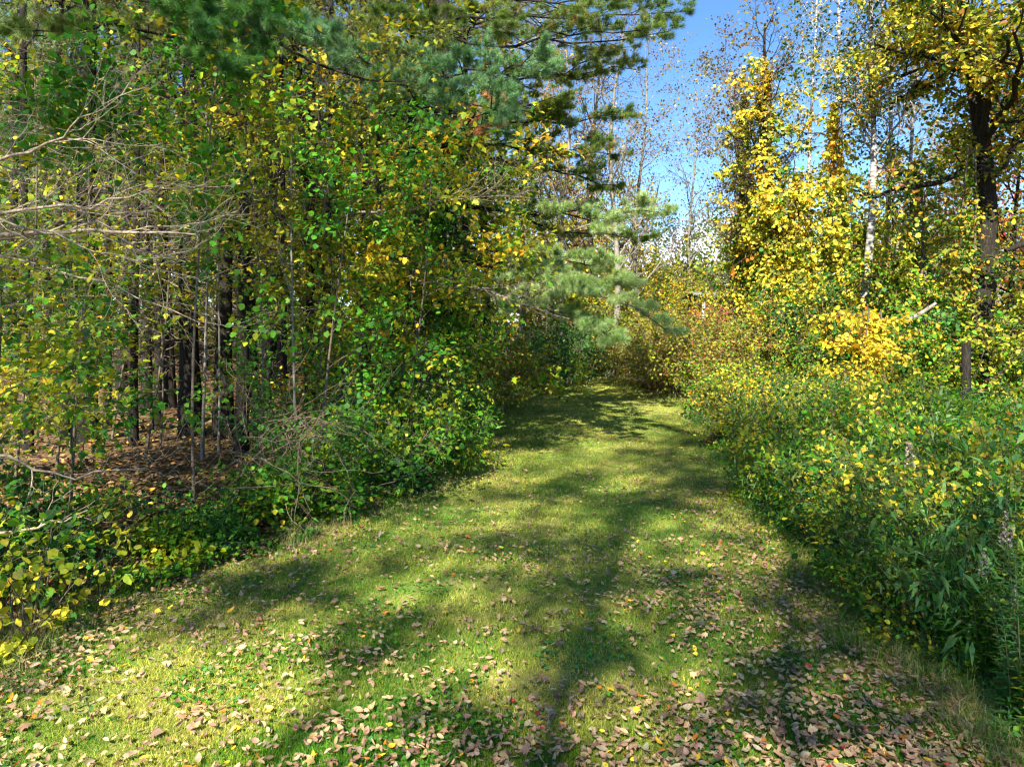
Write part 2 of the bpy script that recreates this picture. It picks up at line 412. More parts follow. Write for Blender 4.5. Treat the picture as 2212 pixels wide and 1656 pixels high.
# ------------------------------------------------------------------ fallen leaves
def curled(w=.34, curl=.25, tipup=.15, skew=0.0):
    ts = np.array([0, .2, .5, .8, 1.0]); ws = np.array([.02, .7, 1.0, .6, .02]) * w
    v, t = [], []
    for k, (a, b) in enumerate(zip(ts, ws)):
        zc = tipup * (a - .4) ** 2 * 2
        for sgn in (-1, 0, 1):
            v.append((sgn * b + skew * (a - .5) ** 2, a - .5, zc + (curl * abs(sgn) * b / w * (1 if sgn > 0 else .6))))
    for k in range(4):
        for j in range(2):
            a = k * 3 + j
            t += [(a, a + 1, a + 4), (a, a + 4, a + 3)]
    return np.array(v, float), np.array(t)
FALLEN = [curled(.25, .16, .3, .15), curled(.30, .10, .5, -.25), curled(.22, .32, .25, .3), curled(.20, -.12, .5, .35), (T_MAP[0] * np.array([1, 1, 2.2]) - np.array([0, .5, 0]), T_MAP[1])]
FCOL = [(TAN, 5), ((.38, .22, .13), 3), (MAV, 3.5), ((.50, .34, .18), 2.2), (GLD, .35), (ORG, .35), (RED, .12), (YEL, .2), ((.20, .11, .07), 2.5), ((.30, .18, .11), 3)]
NF = 42000
Yf = 1.0 / rng.uniform(1 / 29.0, 1 / 3.1, NF) ** .8; Yf = Yf * 3.3 / 2.6
uf = rng.uniform(-.04, 1.05, NF)
Xf = xl(Yf) + (xr(Yf) - xl(Yf)) * uf
dens = .22 + .52 * np.exp(-((uf - .98) / .2) ** 2) * (Yf < 12) + .4 * np.exp(-(uf / .12) ** 2) + .24 * noise3(np.stack([Xf, Yf], -1), 1.6, 9)
dens *= np.interp(Yf, [3, 6, 8, 12, 29], [1, 1, .85, .6, .4])
keep = rng.uniform(0, 1, NF) < dens
Xf, Yf = Xf[keep], Yf[keep]; NF = len(Xf)
order = np.argsort(Yf); Xf, Yf = Xf[order], Yf[order]
ftype = rng.choice(5, NF, p=[.28, .22, .18, .14, .18])
posf = np.stack([Xf, Yf, gz(Xf, Yf) + .045 + rng.uniform(0, .015, NF)], -1)
yd = rng.normal(size=(NF, 3)) * np.array([1, 1, .22])
nrf = np.array([0, 0, 1.0]) + rng.normal(size=(NF, 3)) * .38
sz = rng.uniform(.028, .056, NF) * np.where(rng.uniform(0, 1, NF) < .08, 1.35, 1); sz[ftype == 4] *= .95
fc = pal(posf, FCOL, 21, 2.5, .16, .25)
inview = (np.abs(Xf) < .735 * Yf) & (Yf > 3.62)
idx = np.nonzero(inview)[0][:300]
solo = np.zeros(NF, bool); solo[idx] = True
g = Geo()
for k in range(5):
    s_ = (ftype == k) & ~solo
    put(g, FALLEN[k], posf[s_], yd[s_], nrf[s_], sz[s_], fc[s_])
tag(g.build('fallen_leaves', M_DRY), 'dry tan and brown leaves scattered over the mown grass', 'fallen leaves', kind='stuff')
FK = [('dry tan leaf with curled edges lying on the near grass', TAN), ('dull brown dead leaf lying flat on the near grass', (.36, .21, .13)),
      ('pale mauve grey upturned leaf on the near grass', MAV), ('light sandy curled leaf on the near grass', (.56, .38, .24)),
      ('golden yellow fallen leaf on the near grass', GLD), ('orange fallen leaf on the near grass', ORG), ('small red fallen leaf on the near grass', RED),
      ('dark brown shrivelled leaf on the near grass', (.18, .10, .065))]
fmesh = {}
kindw = np.array([5, 4, 2.5, 2.5, .25, .3, .12, 2.2]); kindw /= kindw.sum()
def rotm(yv, zv):
    from mathutils import Matrix
    y = yv / np.linalg.norm(yv); z = zv - zv.dot(y) * y; z /= np.linalg.norm(z); x = np.cross(y, z)
    return Matrix(((x[0], y[0], z[0]), (x[1], y[1], z[1]), (x[2], y[2], z[2]))).to_euler()
for q in idx:
    ck = int(rng.choice(len(FK), p=kindw)); tk = int(ftype[q])
    if (ck, tk) not in fmesh:
        g = Geo(); v, t = FALLEN[tk]
        g.add(v, t=t, c=np.array([FK[ck][1]]) * rng.uniform(.8, 1.15, (len(v), 1)))
        fmesh[(ck, tk)] = g.mesh('fallen_leaf', M_DRY)
    o = bpy.data.objects.new('fallen_leaf', fmesh[(ck, tk)]); link(o)
    o.location = tuple(posf[q]); o.rotation_euler = rotm(yd[q], nrf[q]); o.scale = (float(sz[q]),) * 3
    tag(o, FK[ck][0], 'fallen leaf', ['tan leaves', 'brown leaves', 'mauve grey leaves', 'sandy leaves', 'golden leaves', 'orange leaves', 'red leaves', 'dark brown leaves'][ck] + ' on the near grass')

# leaf litter on the floor of the wood
NL = 52000
Yl = 1.0 / rng.uniform(1 / 42.0, 1 / 3.6, NL) 
Xl_ = xl(Yl) - rng.uniform(-.1, 1, NL) ** 1.2 * np.minimum(.85 * Yl + 3, 24)
pos = np.stack([Xl_, Yl, gz(Xl_, Yl) + .02 + rng.uniform(0, .05, NL)], -1)
g = Geo()
put(g, T_OV, pos, rng.normal(size=(NL, 3)) * np.array([1, 1, .25]), np.array([0, 0, 1.0]) + rng.normal(size=(NL, 3)) * .35,
    rng.uniform(.06, .12, NL) * np.maximum(1, Yl / 14), pal(pos, [(BRN, 5), ((.17, .10, .05), 4), ((.26, .165, .08), 2), ((.38, .20, .07), .8), (GLD, .2), (OLV, 2)], 31, 1.5, .25, .4))
tag(g.build('leaf_litter', M_DRY), 'brown and orange leaf litter on the floor of the left wood', 'leaf litter', kind='stuff')

# ------------------------------------------------------------------ plant builders
def trunk_line(h, r0, lean=(0, 0), bend=.15, m=10, rtop=.25, r=rng, flare=1.35):
    z = np.linspace(0, h, m)
    ph = r.uniform(0, 6.28, 2)
    x = lean[0] * z + bend * (np.sin(z * .45 + ph[0]) - np.sin(ph[0]))
    y = lean[1] * z + bend * (np.sin(z * .38 + ph[1]) - np.sin(ph[1]))
    rad = r0 * np.linspace(1, rtop, m); rad[0] *= flare
    return np.stack([x, y, z - .12 * (z == 0)], -1)[None], rad[None]

def broad_tree(rt, h, r0, ents, lean=(0, 0), bend=.15, n1=14, l1=1.8, a1=60, up1=.08, n2=5, l2=.8, n3=4, l3=.35, per=7, size=.09, tpl=T_DI, t0=.2, t1=1.0,
               spread=.1, bark=M_TWIG, seed=0, prof=None, rr=None, upn=.7, wig=.16, sunw=.35, droop=.3, rtop=.2, mix=.55, sides=8, cr_s=.9, jit=.22, crown_name='crown', trunk_name='trunk'):
    r = np.random.default_rng(seed + 500) if rr is None else rr
    P0, R0 = trunk_line(h, r0, lean, bend, 12, rtop, r)
    P1, R1 = grow(P0, R0, n1, t0, t1, l1, a1, up1, wig, 7, .5, prof, .004, r)
    P2, R2 = grow(P1, R1, n2, .2, 1.0, l2, 45, up1 * .5, wig, 5, .6, None, .003, r)
    P3, R3 = grow(P2, R2, n3, .2, 1.0, l3, 45, 0, wig, 4, .7, None, .002, r)
    g = Geo(); tubes(g, P0, R0, sides); g.build(trunk_name, bark, rt, True)
    g = Geo(); tubes(g, P1, R1, 5); tubes(g, P2, R2, 4); tubes(g, P3, R3, 3)
    g.build('branches', bark, rt, True)
    if per > 0:
        g = Geo()
        leaves_on(g, P3, per, size, ents, tpl, spread, upn=upn, sunw=sunw, droop=droop, seed=seed, mix=mix, r=r, s=cr_s, jit=jit)
        leaves_on(g, P2, per * .6, size, ents, tpl, spread, t0=.4, upn=upn, sunw=sunw, droop=droop, seed=seed, mix=mix, r=r, s=cr_s, jit=jit)
        g.build(crown_name, M_LEAF, rt)
    return P0, P1, P2, P3

def bush(rt, h, w, ents, n=14, per=5, size=.06, tpl=T_DI, seed=0, bark=M_TWIG, n2=6, n3=4, spread=.07, upn=.6, a=38, up=.05, leaf_t0=.1, mix=.55, jit=.22, d=None, tip=None):
    """shrub: stems fan out of the ground; w is the half width"""
    r = np.random.default_rng(seed + 900)
    an = r.uniform(0, 6.283, n); rad = np.sqrt(r.uniform(0, 1, n)) * w * .55
    dd = d if d else w
    base = np.stack([np.cos(an) * rad, np.sin(an) * rad * dd / w, np.full(n, -.03)], -1)
    m = 6; P = np.zeros((n, m, 3)); P[:, 0] = base
    ln = h * r.uniform(.7, 1.1, n)
    dr = unit(np.stack([np.cos(an) * rad / w * 1.1, np.sin(an) * rad / w * 1.1, np.ones(n)], -1) + r.normal(size=(n, 3)) * .15)
    for j in range(1, m):
        dr = unit(dr + r.normal(size=(n, 3)) * .13 + np.stack([np.cos(an), np.sin(an), np.zeros(n)], -1) * .07)
        P[:, j] = P[:, j - 1] + dr * (ln / (m - 1))[:, None]
    R0 = np.linspace(.012, .004, m)[None] * np.ones((n, 1)) * (h / 1.5) ** .5
    P2, R2 = grow(P, R0, n2, .15, 1.0, w * .55, a + 10, up, .18, 5, .7, None, .003, r)
    P3, R3 = grow(P2, R2, n3, .15, 1.0, w * .25, a, up, .2, 4, .7, None, .002, r)
    g = Geo(); tubes(g, P, R0, 5); tubes(g, P2, R2, 4); tubes(g, P3, R3, 3)
    g.build('stems', bark, rt, True)
    g = Geo()
    leaves_on(g, P3, per, size, ents, tpl, spread, upn=upn, seed=seed, r=r, mix=mix, jit=jit)
    leaves_on(g, P2, per, size, ents, tpl, spread, t0=.2, upn=upn, seed=seed, r=r, mix=mix, jit=jit)
    g.build('foliage', M_LEAF, rt)

def bough(rt, a, b, sag=.4, r0=.035, k=11, l2=1.0, ents=None, tl=.11, name='bough', seed=0, per=9, bark=M_BARK, needles=True, flat=.93, n3=6, upc=.04, rise=0.0):
    """one pine bough from a to b (in the parent's space) with flat sprays of needle tufts"""
    r = np.random.default_rng(seed + 300)
    a = np.asarray(a, float); b = np.asarray(b, float); m = 10
    t = np.linspace(0, 1, m)[:, None]
    P = a * (1 - t) + b * t + np.array([0, 0, -1.0]) * sag * np.sin(t * np.pi) + r.normal(size=(m, 3)) * .04 * np.linalg.norm(b - a) / 3 + np.array([0, 0, rise]) * t ** 3
    P = P[None]; R = (r0 * np.linspace(1, .25, m))[None]
    pr = lambda t_: np.sin(np.clip(t_, 0, 1) * np.pi * .86 + .35)
    P2, R2 = grow(P, R, k, .25, 1.0, l2, 44, upc * .5, .07, 7, .6, pr, .004, r, flat=flat)
    P3, R3 = grow(P2, R2, n3, .25, 1.0, l2 * .36, 42, upc, .09, 5, .7, None, .0025, r, flat=.9)
    g = Geo(); tubes(g, P, R, 6); tubes(g, P2, R2, 4); tubes(g, P3, R3, 3)
    o = g.build(name, bark, rt, True)
    if needles:
        g = Geo()
        for PP, pp in ((P3, per), (P2, per * .6)):
            n = len(PP); N = int(n * pp * 1.4)
            row = r.integers(0, n, N); tt_ = r.uniform(.3, 1, N) ** .7 * (PP.shape[1] - 1)
            i = np.clip(tt_.astype(int), 0, PP.shape[1] - 2); f = (tt_ - i)[:, None]
            pa, pb = PP[row, i], PP[row, i + 1]
            pos = pa * (1 - f) + pb * f + r.normal(size=(N, 3)) * .015
            d = unit(pb - pa) + r.normal(size=(N, 3)) * np.array([.3, .3, .16]) + np.array([0, 0, .10])
            put(g, TUFTS, pos, d, np.array([0, 0, 1.0]) + r.normal(size=(N, 3)) * .3, tl * 1.15 * r.uniform(.75, 1.2, N), pal(pos, ents, seed, 1.3, .2, .5, r))
        link(bpy.data.objects.new('needles', g.mesh('needles', M_NEED)), o)
    return o

def dead_limb(rt, pts, r0, k=9, l2=1.0, a=38, up=.03, wig=.2, n3=5, l3=.4, n4=3, name='limb', seed=0, bark=M_DEAD, t0=.2, rs=.55, flat=.3):
    r = np.random.default_rng(seed + 77)
    pts = np.asarray(pts, float); m = 12
    s = np.linspace(0, len(pts) - 1, m)
    P = np.stack([np.interp(s, np.arange(len(pts)), pts[:, i]) for i in range(3)], -1)
    P[1:-1] = (P[:-2] + P[1:-1] * 2 + P[2:]) / 4
    P += r.normal(size=P.shape) * .018
    P = P[None]; R = (r0 * np.linspace(1, .25, m))[None]
    P2, R2 = grow(P, R, k, t0, 1, l2, a, up, wig, 8, rs, None, .005, r, flat=flat)
    P3, R3 = grow(P2, R2, n3, .15, 1, l3, a + 8, up, wig * 1.3, 6, .6, None, .0024, r, flat=.2)
    g = Geo(); tubes(g, P, R, 7); tubes(g, P2, R2, 5); tubes(g, P3, R3, 4)
    if n4:
        P4, R4 = grow(P3, R3, n4, .2, 1, l3 * .45, a, up, wig * 1.4, 5, .7, None, .0018, r)
        tubes(g, P4, R4, 3)
    return g.build(name, bark, rt, True)

def at0(px, Y):
    p = U(px, 0, Y); return (p[0], Y, float(gz(p[0], Y)))

# palettes
P_MAPLE = [(DGR, .8), (GRN, 1.8), (LGR, 2.6), (YGR, 4), ((.36, .36, .03), 3.4), (YEL, .9), (GLD, .5)]
P_GREEN = [(DGR, 2), (GRN, 3.5), (LGR, 3), (YGR, 2), (YEL, .15)]
P_BRIGHT = [(GRN, 2), ((.09, .30, .025), 4), (LGR, 3), (YGR, 1.5), (YEL, .2)]
P_OLIVE = [(OLV, 3), (YGR, 3), ((.34, .27, .03), 3), (GLD, 1.0), (GRN, 1)]
P_YELLOW = [(ORG, .3), (GLD, 2), (YEL, 4), ((.66, .58, .06), 2.6), ((.44, .44, .04), 3.2), (YGR, 3), (OLV, 2.6), (GRN, 1.6)]
P_MIXY = [(DGR, 1.2), (OLV, 2.6), (YGR, 4), ((.38, .36, .04), 3), (YEL, 1.2), (LGR, 2.6), (GLD, .6), (GRN, 1.6)]
P_THICK = [(OLV, 5), (YGR, 3), (RST, 1.2), (BRN, 1.4), ((.34, .27, .06), 3), (LGR, 1)]
P_PINE = [((.08, .14, .03), 3), ((.14, .23, .04), 4), ((.20, .30, .07), 3), ((.28, .28, .06), 1.5), ((.30, .17, .07), .6)]
P_TEAL = [((.10, .22, .09), 3), ((.17, .34, .15), 4), ((.28, .46, .24), 2.5)]
P_LPINE = [((.20, .33, .09), 3), ((.33, .46, .16), 4), ((.46, .56, .25), 3)]
P_SPARSE = [(PUR, 4), ((.14, .11, .06), 3), (OLV, 3), (GLD, .8)]

# ------------------------------------------------------------------ LEFT WOOD: pine stems
def pine_proto(seed, h, r0, loc, label, group, crown=True, s=1.0, twigs=34, rz=0.0, lean=(0, 0), ctop=.45):
    rt = root('pine_tree', loc, label, 'pine tree', group, rz, s)
    r = np.random.default_rng(seed)
    P0, R0 = trunk_line(h, r0, lean, .06, 12, .35, r)
    g = Geo(); tubes(g, P0, R0, 10); g.build('trunk', M_BARK, rt, True)
    P1, R1 = grow(P0, R0, twigs, .06, .62, 1.5, 82, -.01, .10, 6, .14, None, .006, r)
    P2, R2 = grow(P1, R1, 4, .2, 1, .6, 45, 0, .16, 5, .7, None, .004, r)
    P3, R3 = grow(P2, R2, 2, .2, 1, .3, 45, 0, .16, 4, .7, None, .003, r)
    g = Geo(); tubes(g, P1, R1, 4); tubes(g, P2, R2, 3); tubes(g, P3, R3, 3); g.build('dead_branches', M_TWIG, rt, True)
    if crown:
        P1, R1 = grow(P0, R0, 34, ctop, 1.0, 2.4, 78, .03, .10, 6, .35, lambda t: 1.25 - t, .01, r)
        P2, R2 = grow(P1, R1, 6, .25, 1, .9, 50, .04, .12, 5, .6, None, .005, r)
        g = Geo(); tubes(g, P1, R1, 4); tubes(g, P2, R2, 3)
        g.build('branches', M_BARK, rt, True)
        g = Geo()
        n = len(P2); N = n * 9; row = r.integers(0, n, N); tq = r.uniform(.2, 1, N) * 4
        i = np.clip(tq.astype(int), 0, 3); f = (tq - i)[:, None]
        pos = P2[row, i] * (1 - f) + P2[row, i + 1] * f + r.normal(size=(N, 3)) * .05
        put(g, T_TUFT(14, np.random.default_rng(5), .035), pos, unit(P2[row, i + 1] - P2[row, i]) + r.normal(size=(N, 3)) * .4, np.array([0, 0, 1.0]) + r.normal(size=(N, 3)) * .3,
            .15 * r.uniform(.8, 1.2, N), pal(pos, P_PINE, seed, 1, .2, .5, r))
        g.build('crown', M_NEED, rt)
    return rt

GP = 'dark pine stems standing in the left wood'
pA = pine_proto(1, 17, .20, at0(185, 13.5), 'thick straight pine at the upper left, widest stem of the left wood', GP, twigs=46)
pB = pine_proto(2, 16, .16, at0(366, 19.3), 'straight black pine stem with its foot in lit leaf litter, right of its twin', GP)
pC = pine_proto(3, 15, .13, at0(316, 18.6), 'slim pine stem with lit right flank, left of the black stem', GP)
copy_thing(pA, at0(415, 14.2), 1.3, 1.0, 'stout near pine stem beside two thin green saplings in the open gap')
copy_thing(pC, at0(20, 17), 2.1, 1.0, 'leftmost pine stem, half lit, behind the maple leaves')
copy_thing(pC, at0(100, 22), .7, .9, 'thin pine stem standing left of the thickest one')
copy_thing(pB, at0(482, 14.0), 4.0, 1.1, 'dark pine stem behind the hanging needle bough')
copy_thing(pB, at0(262, 23), 2.9, 1.0, 'pine stem in deep shade right of the thickest one')
copy_thing(pC, at0(588, 21), 5.0, 1.2, 'pine stem behind the leaning dark crooked tree')
copy_thing(pA, at0(892, 17), 2.2, .8, 'vine hung dark pine stem just left of the great pine')
for k, (px, Y, sc) in enumerate([(140, 14, .55), (232, 15.5, .6), (288, 13, .45), (520, 15, .6), (545, 18, .9), (612, 14, .5), (668, 17, .8), (708, 13.5, .5), (785, 15.5, .7), (822, 13.5, .45), (60, 12.5, .5), (395, 17, .8), (340, 15, .5), (1010, 19, .9), (1055, 23, 1.0)]):
    c = copy_thing((pB, pC)[k % 2], at0(px, Y), k * 1.3, sc, 'slim dark stem in the front rows of the left wood', 'slim dark stems in the left wood', sz=1.0)
bg = []
r = np.random.default_rng(50)
cand = []
for k in range(400):
    Yk = r.uniform(22, 50); xk = r.uniform(-.80 * Yk, -.02 * Yk - 1.5)
    if all((xk - c[0]) ** 2 + (Yk - c[1]) ** 2 > 2.3 ** 2 for c in cand) and (Yk > 40 or k % 2 == 0):
        cand.append((xk, Yk))
for k, (xk, Yk) in enumerate(cand[:62]):
    copy_thing((pA, pB, pC)[k % 3], (xk, Yk, 0), r.uniform(0, 6.28), r.uniform(.7, 1.1), 'dim pine stem deep inside the shaded left wood', 'far pines deep in the left wood')

# thin saplings
def sapling_pole(px, Y, h, r0, label, lean=(0, 0), ents=P_MAPLE, seed=0, per=3, group=None, bark=M_GREY):
    rt = root('sapling', at0(px, Y), label, 'sapling', group)
    broad_tree(rt, h, r0, ents, lean, .10, n1=12, l1=.9, a1=55, n2=3, l2=.45, n3=2, l3=.2, per=per, size=.075, tpl=T_OV, t0=.45, bark=bark, seed=seed, rtop=.4)
sapling_pole(436, 11.8, 6.5, .032, 'thin pale green pole sapling in front of the stout pine stem', (-.01, .02), seed=1)
sapling_pole(472, 12.4, 6.0, .022, 'second very thin sapling, just right of the pale green pole', (.012, 0), seed=2)
sapling_pole(640, 9.6, 5.2, .022, 'bare grey sapling rising through yellow maple leaves', (.02, .02), seed=3)
sapling_pole(150, 9.5, 6.0, .02, 'slender sapling below the dead branches at the far left', (.02, .02), seed=4, bark=M_TWIG)
sapling_pole(560, 13, 7.0, .03, 'sapling among the dark stems left of the grey one', (.02, .02), seed=5, bark=M_TWIG)
# crooked dark tree
rt = root('crooked_tree', at0(560, 13.5), 'dark crooked tree leaning right with forked limbs in the left wood', 'tree')
broad_tree(rt, 10, .10, P_OLIVE, (.07, 0), .35, n1=12, l1=2.2, a1=40, up1=.12, n2=5, l2=1.1, n3=3, l3=.5, per=5, size=.08, tpl=T_OV, t0=.3, bark=M_BARK, seed=6)
rt = root('crooked_tree', at0(745, 15), 'dark forked trunk behind the olive maple leaves', 'tree')
broad_tree(rt, 10, .13, P_MAPLE, (-.03, 0), .3, n1=12, l1=2.2, a1=42, up1=.12, n2=5, l2=1.1, n3=3, l3=.5, per=7, size=.09, tpl=T_OV, t0=.25, bark=M_BARK, seed=7)

# understorey maples and shrubs making the leafy wall of the left wood
def maple(px, Y, h, ents, label, seed, n1=12, l1=1.5, per=7, size=.088, t0=.25, tpl=T_MAP, s=1.0, lean=(0, 0), group='leafy young trees along the left wood edge', name='maple_sapling', cat='maple', spread=.10, upn=1.0, n3=4, r0=.022, a1=70):
    rt = root(name, at0(px, Y), label, cat, group, 0, s)
    broad_tree(rt, h, r0, ents, lean, .3, n1=n1, l1=l1, a1=a1, up1=.02, n2=5, l2=l1 * .48, n3=n3, l3=.28, per=per * 1.7, size=size, tpl=tpl, t0=t0, spread=spread, seed=seed, upn=upn, rtop=.25, bark=M_TWIG)
    return rt
maple(-60, 5.6, 3.0, P_MAPLE, 'low maple with yellow green leaves at the far left edge, nearest the camera', 20, n1=11, l1=1.15, per=5, size=.062, t0=.15, lean=(.05, .02))
maple(150, 7.4, 2.6, [(GRN, 3), (LGR, 4), (YGR, 3), (YEL, .3)], 'small maple with layered green leaves over the dark forest floor', 21, n1=9, l1=1.0, per=5, t0=.3, size=.075)
maple(30, 9.5, 6.5, P_MAPLE, 'maple behind the pale dead branches at far left', 22, l1=1.5, per=4, t0=.15)
maple(310, 11.5, 7.0, P_MAPLE, 'maple with thin leaf layers above the open gap', 23, l1=1.6, per=2.2, t0=.40, n1=9)
maple(560, 10.0, 5.6, P_MIXY, 'young maple with yellow tipped sprays left of the bright green one', 24, l1=1.6, per=6, t0=.30)
maple(690, 9.3, 5.0, P_BRIGHT, 'bright green round leaved young tree in the middle of the left wall', 25, l1=1.5, per=7, tpl=T_RND, size=.075, t0=.15, upn=.7, name='young_tree', cat='young tree')
maple(760, 10.8, 6.6, P_OLIVE, 'tall maple with olive and ochre leaves beside the great pine', 26, l1=1.9, per=7, t0=.35)
maple(1000, 14.2, 5.6, P_MAPLE, 'maple with green gold leaves at the foot of the great pine', 27, l1=1.7, per=5, size=.11, t0=.1, upn=.9)
maple(870, 11.0, 4.8, [(GLD, 2), (YEL, 2), (YGR, 4), (LGR, 2.5)], 'maple with orange gold leaf edges below the long dead branch', 28, l1=1.5, per=7, t0=.2)
maple(1085, 16.5, 6.0, P_MAPLE, 'yellow green maple right of the great pine trunk', 29, l1=1.6, per=5, size=.12, t0=.08, upn=.9)
maple(420, 8.6, 6.8, P_BRIGHT, 'tall sapling with big round green and yellow leaves near the upper left', 30, l1=.7, n1=9, per=4, tpl=T_RND, size=.085, t0=.45, upn=.3, name='young_tree', cat='young tree', lean=(.02, 0))
maple(240, 13.5, 9, P_GREEN, 'green leaved tree between the pine stems', 31, l1=2.0, per=3, t0=.5, n1=9, tpl=T_OV, name='young_tree', cat='young tree')
maple(690, 16.5, 11, P_MIXY, 'tall yellow green tree rising behind the left wall', 32, l1=2.6, n1=18, per=9, size=.13, t0=.25, tpl=T_OV, name='young_tree', cat='young tree')
maple(830, 18, 12, P_MAPLE, 'tall leafy tree left of the great pine crown', 33, l1=2.8, n1=20, per=10, size=.14, t0=.2, tpl=T_OV, name='young_tree', cat='young tree')
maple(60, 14, 10, P_MIXY, 'leafy tree at the far upper left behind dead branches', 34, l1=2.2, n1=12, per=4, size=.12, t0=.4, tpl=T_OV, name='young_tree', cat='young tree')
maple(-40, 7.5, 5.5, P_BRIGHT, 'bright green leafed tree cut by the left edge of view', 35, l1=1.1, n1=9, per=6, size=.09, t0=.62, tpl=T_OV, name='young_tree', cat='young tree', upn=.5)
maple(1040, 21, 10, P_THICK, 'brownish green tree in the gap right of the great pine', 36, l1=2.5, n1=16, per=8, size=.14, t0=.1, tpl=T_OV, name='young_tree', cat='young tree')
maple(925, 12.8, 5.6, P_GREEN, 'green round leaved climber tree against the great pine', 37, l1=1.0, n1=12, per=6, tpl=T_RND, size=.10, t0=.2, upn=.3, name='young_tree', cat='young tree')
maple(120, 11, 4.6, P_MAPLE, 'bushy young maple filling the view below the dead branches', 51, l1=1.4, per=4, t0=.1)
maple(345, 12.8, 4.8, P_MIXY, 'thin young maple before the twin black stems', 52, l1=1.3, n1=10, per=3, t0=.3)
maple(-20, 9, 3.2, P_MAPLE, 'bushy low maple at the left edge behind the nearest leaves', 53, l1=1.2, per=4, t0=.08)
maple(500, 16, 8, P_THICK, 'twiggy half bare tree in the left wood', 38, l1=2.2, n1=14, per=3, size=.09, t0=.2, tpl=T_OV, name='young_tree', cat='young tree')

# far leafy understorey seen between the stems
proto = maple(330, 27, 9, P_MIXY, 'sunlit leafy tree far behind the pine stems', 40, l1=2.4, n1=18, per=8, size=.17, t0=.08, tpl=T_DI, name='young_tree', cat='young tree', group='far leafy trees behind the pine stems')
for k, (px, Y, s_) in enumerate([(60, 30, 1.1), (180, 36, 1.3), (480, 31, 1.1), (620, 26, 1.05), (780, 29, 1.3), (900, 34, 1.35), (-30, 40, 1.5), (400, 42, 1.6), (700, 41, 1.6), (260, 47, 1.8), (560, 52, 1.9), (960, 26, 1.0), (1060, 33, 1.2), (850, 50, 1.9), (60, 52, 2.0)]):
    copy_thing(proto, at0(px, Y), k * 1.7, s_, 'sunlit leafy tree far behind the pine stems')

# shrubs along the left lawn edge
def shrub(px, Y, h, w, ents, label, seed, **kw):
    rt = root('shrub', at0(px, Y), label, 'shrub', kw.pop('group', 'shrubs along the left edge of the lawn'))
    bush(rt, h, w, ents, seed=seed, **kw)
    return rt
shrub(640, 8.0, .62, .55, [(GRN, 3), (LGR, 4), (YGR, 2.5), (DGR, 1), (YEL, .3)], 'low dense shrub at the lawn corner under dead twigs', 1, n=22, per=7, tpl=T_OV, size=.068)
shrub(745, 8.9, 1.25, .75, [(GRN, 3), (TEA, 2), (LGR, 3), (YGR, 2.5)], 'blue green shrub between the lawn corner and the wood', 2, n=20, per=7, tpl=T_OV, size=.068)
shrub(840, 9.9, 1.3, .65, [(GRN, 3), (LGR, 4), (YGR, 3), (DGR, 1), (YEL, .3)], 'rounded green shrub bulging onto the grass', 3, n=20, per=7, tpl=T_OV, size=.068)
shrub(905, 12.2, 1.5, .8, [(TEA, 3), (GRN, 3), (LGR, 2)], 'loose green shrub at the narrowing of the lawn', 4, n=18, per=7, tpl=T_OV, size=.075)
shrub(985, 14.3, 1.8, .8, [(YGR, 3), (OLV, 2), (GRN, 2), (GLD, 1.2), (RED, .2)], 'shrub with yellow orange lower leaves beside the lawn', 5, n=18, per=8, tpl=T_OV, size=.065)
shrub(1060, 17.4, 1.7, .9, P_OLIVE, 'olive shrub with reddish stems where the lawn narrows', 6, n=18, per=8, size=.08)
shrub(1085, 19.5, 2.3, 1.0, [(TEA, 3), (GRN, 2), (LGR, 2.5)], 'pale green willowy shrub reaching out over the lawn', 7, n=18, per=8, tpl=T_LA, size=.11)
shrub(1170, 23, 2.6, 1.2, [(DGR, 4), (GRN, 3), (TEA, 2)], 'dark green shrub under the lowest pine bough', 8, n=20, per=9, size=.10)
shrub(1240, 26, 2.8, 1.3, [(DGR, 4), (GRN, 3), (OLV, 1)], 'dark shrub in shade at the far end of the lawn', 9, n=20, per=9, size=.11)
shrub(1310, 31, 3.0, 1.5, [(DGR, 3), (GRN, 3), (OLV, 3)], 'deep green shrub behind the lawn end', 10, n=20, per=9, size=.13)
shrub(690, 10.6, 2.1, 1.0, P_BRIGHT, 'tall bright green shrub behind the lawn corner', 11, n=20, per=6, tpl=T_OV, size=.065)
shrub(800, 12.2, 2.4, 1.1, P_MAPLE, 'tall green shrub under the maples', 12, n=20, per=7, tpl=T_OV, size=.07)
shrub(440, 7.0, .32, .4, P_GREEN, 'knee high shrub on the litter beside the lawn', 13, n=14, per=6, tpl=T_OV, size=.05)
shrub(290, 6.6, .42, .35, [(LGR, 4), (YGR, 3)], 'little plant with large pale green leaves at the lawn edge', 15, n=7, per=2, n2=3, n3=2, tpl=T_RND, size=.08)
shrub(150, 5.6, .5, .4, P_YELLOW, 'small sprig shrub with golden leaves at lower left', 16, n=7, per=2, n2=3, n3=2, tpl=T_OV, size=.075)
shrub(25, 5.0, .75, .45, [(YEL, 2), (YGR, 4), (LGR, 2)], 'yellow green shrub touching the lower left edge of view', 17, n=11, per=3, n2=4, n3=2, tpl=T_RND, size=.065)
shrub(60, 6.0, .9, .6, [(DGR, 3), (GRN, 3), (YGR, 1)], 'dark shrub behind the yellow green one at far left', 18, n=14, per=5, tpl=T_OV, size=.068)
shrub(950, 10.9, .9, .5, [(LGR, 3), (GRN, 3), (TEA, 2)], 'feathery green shrub spilling onto the grass', 61, n=14, per=6, tpl=T_LA, size=.09)

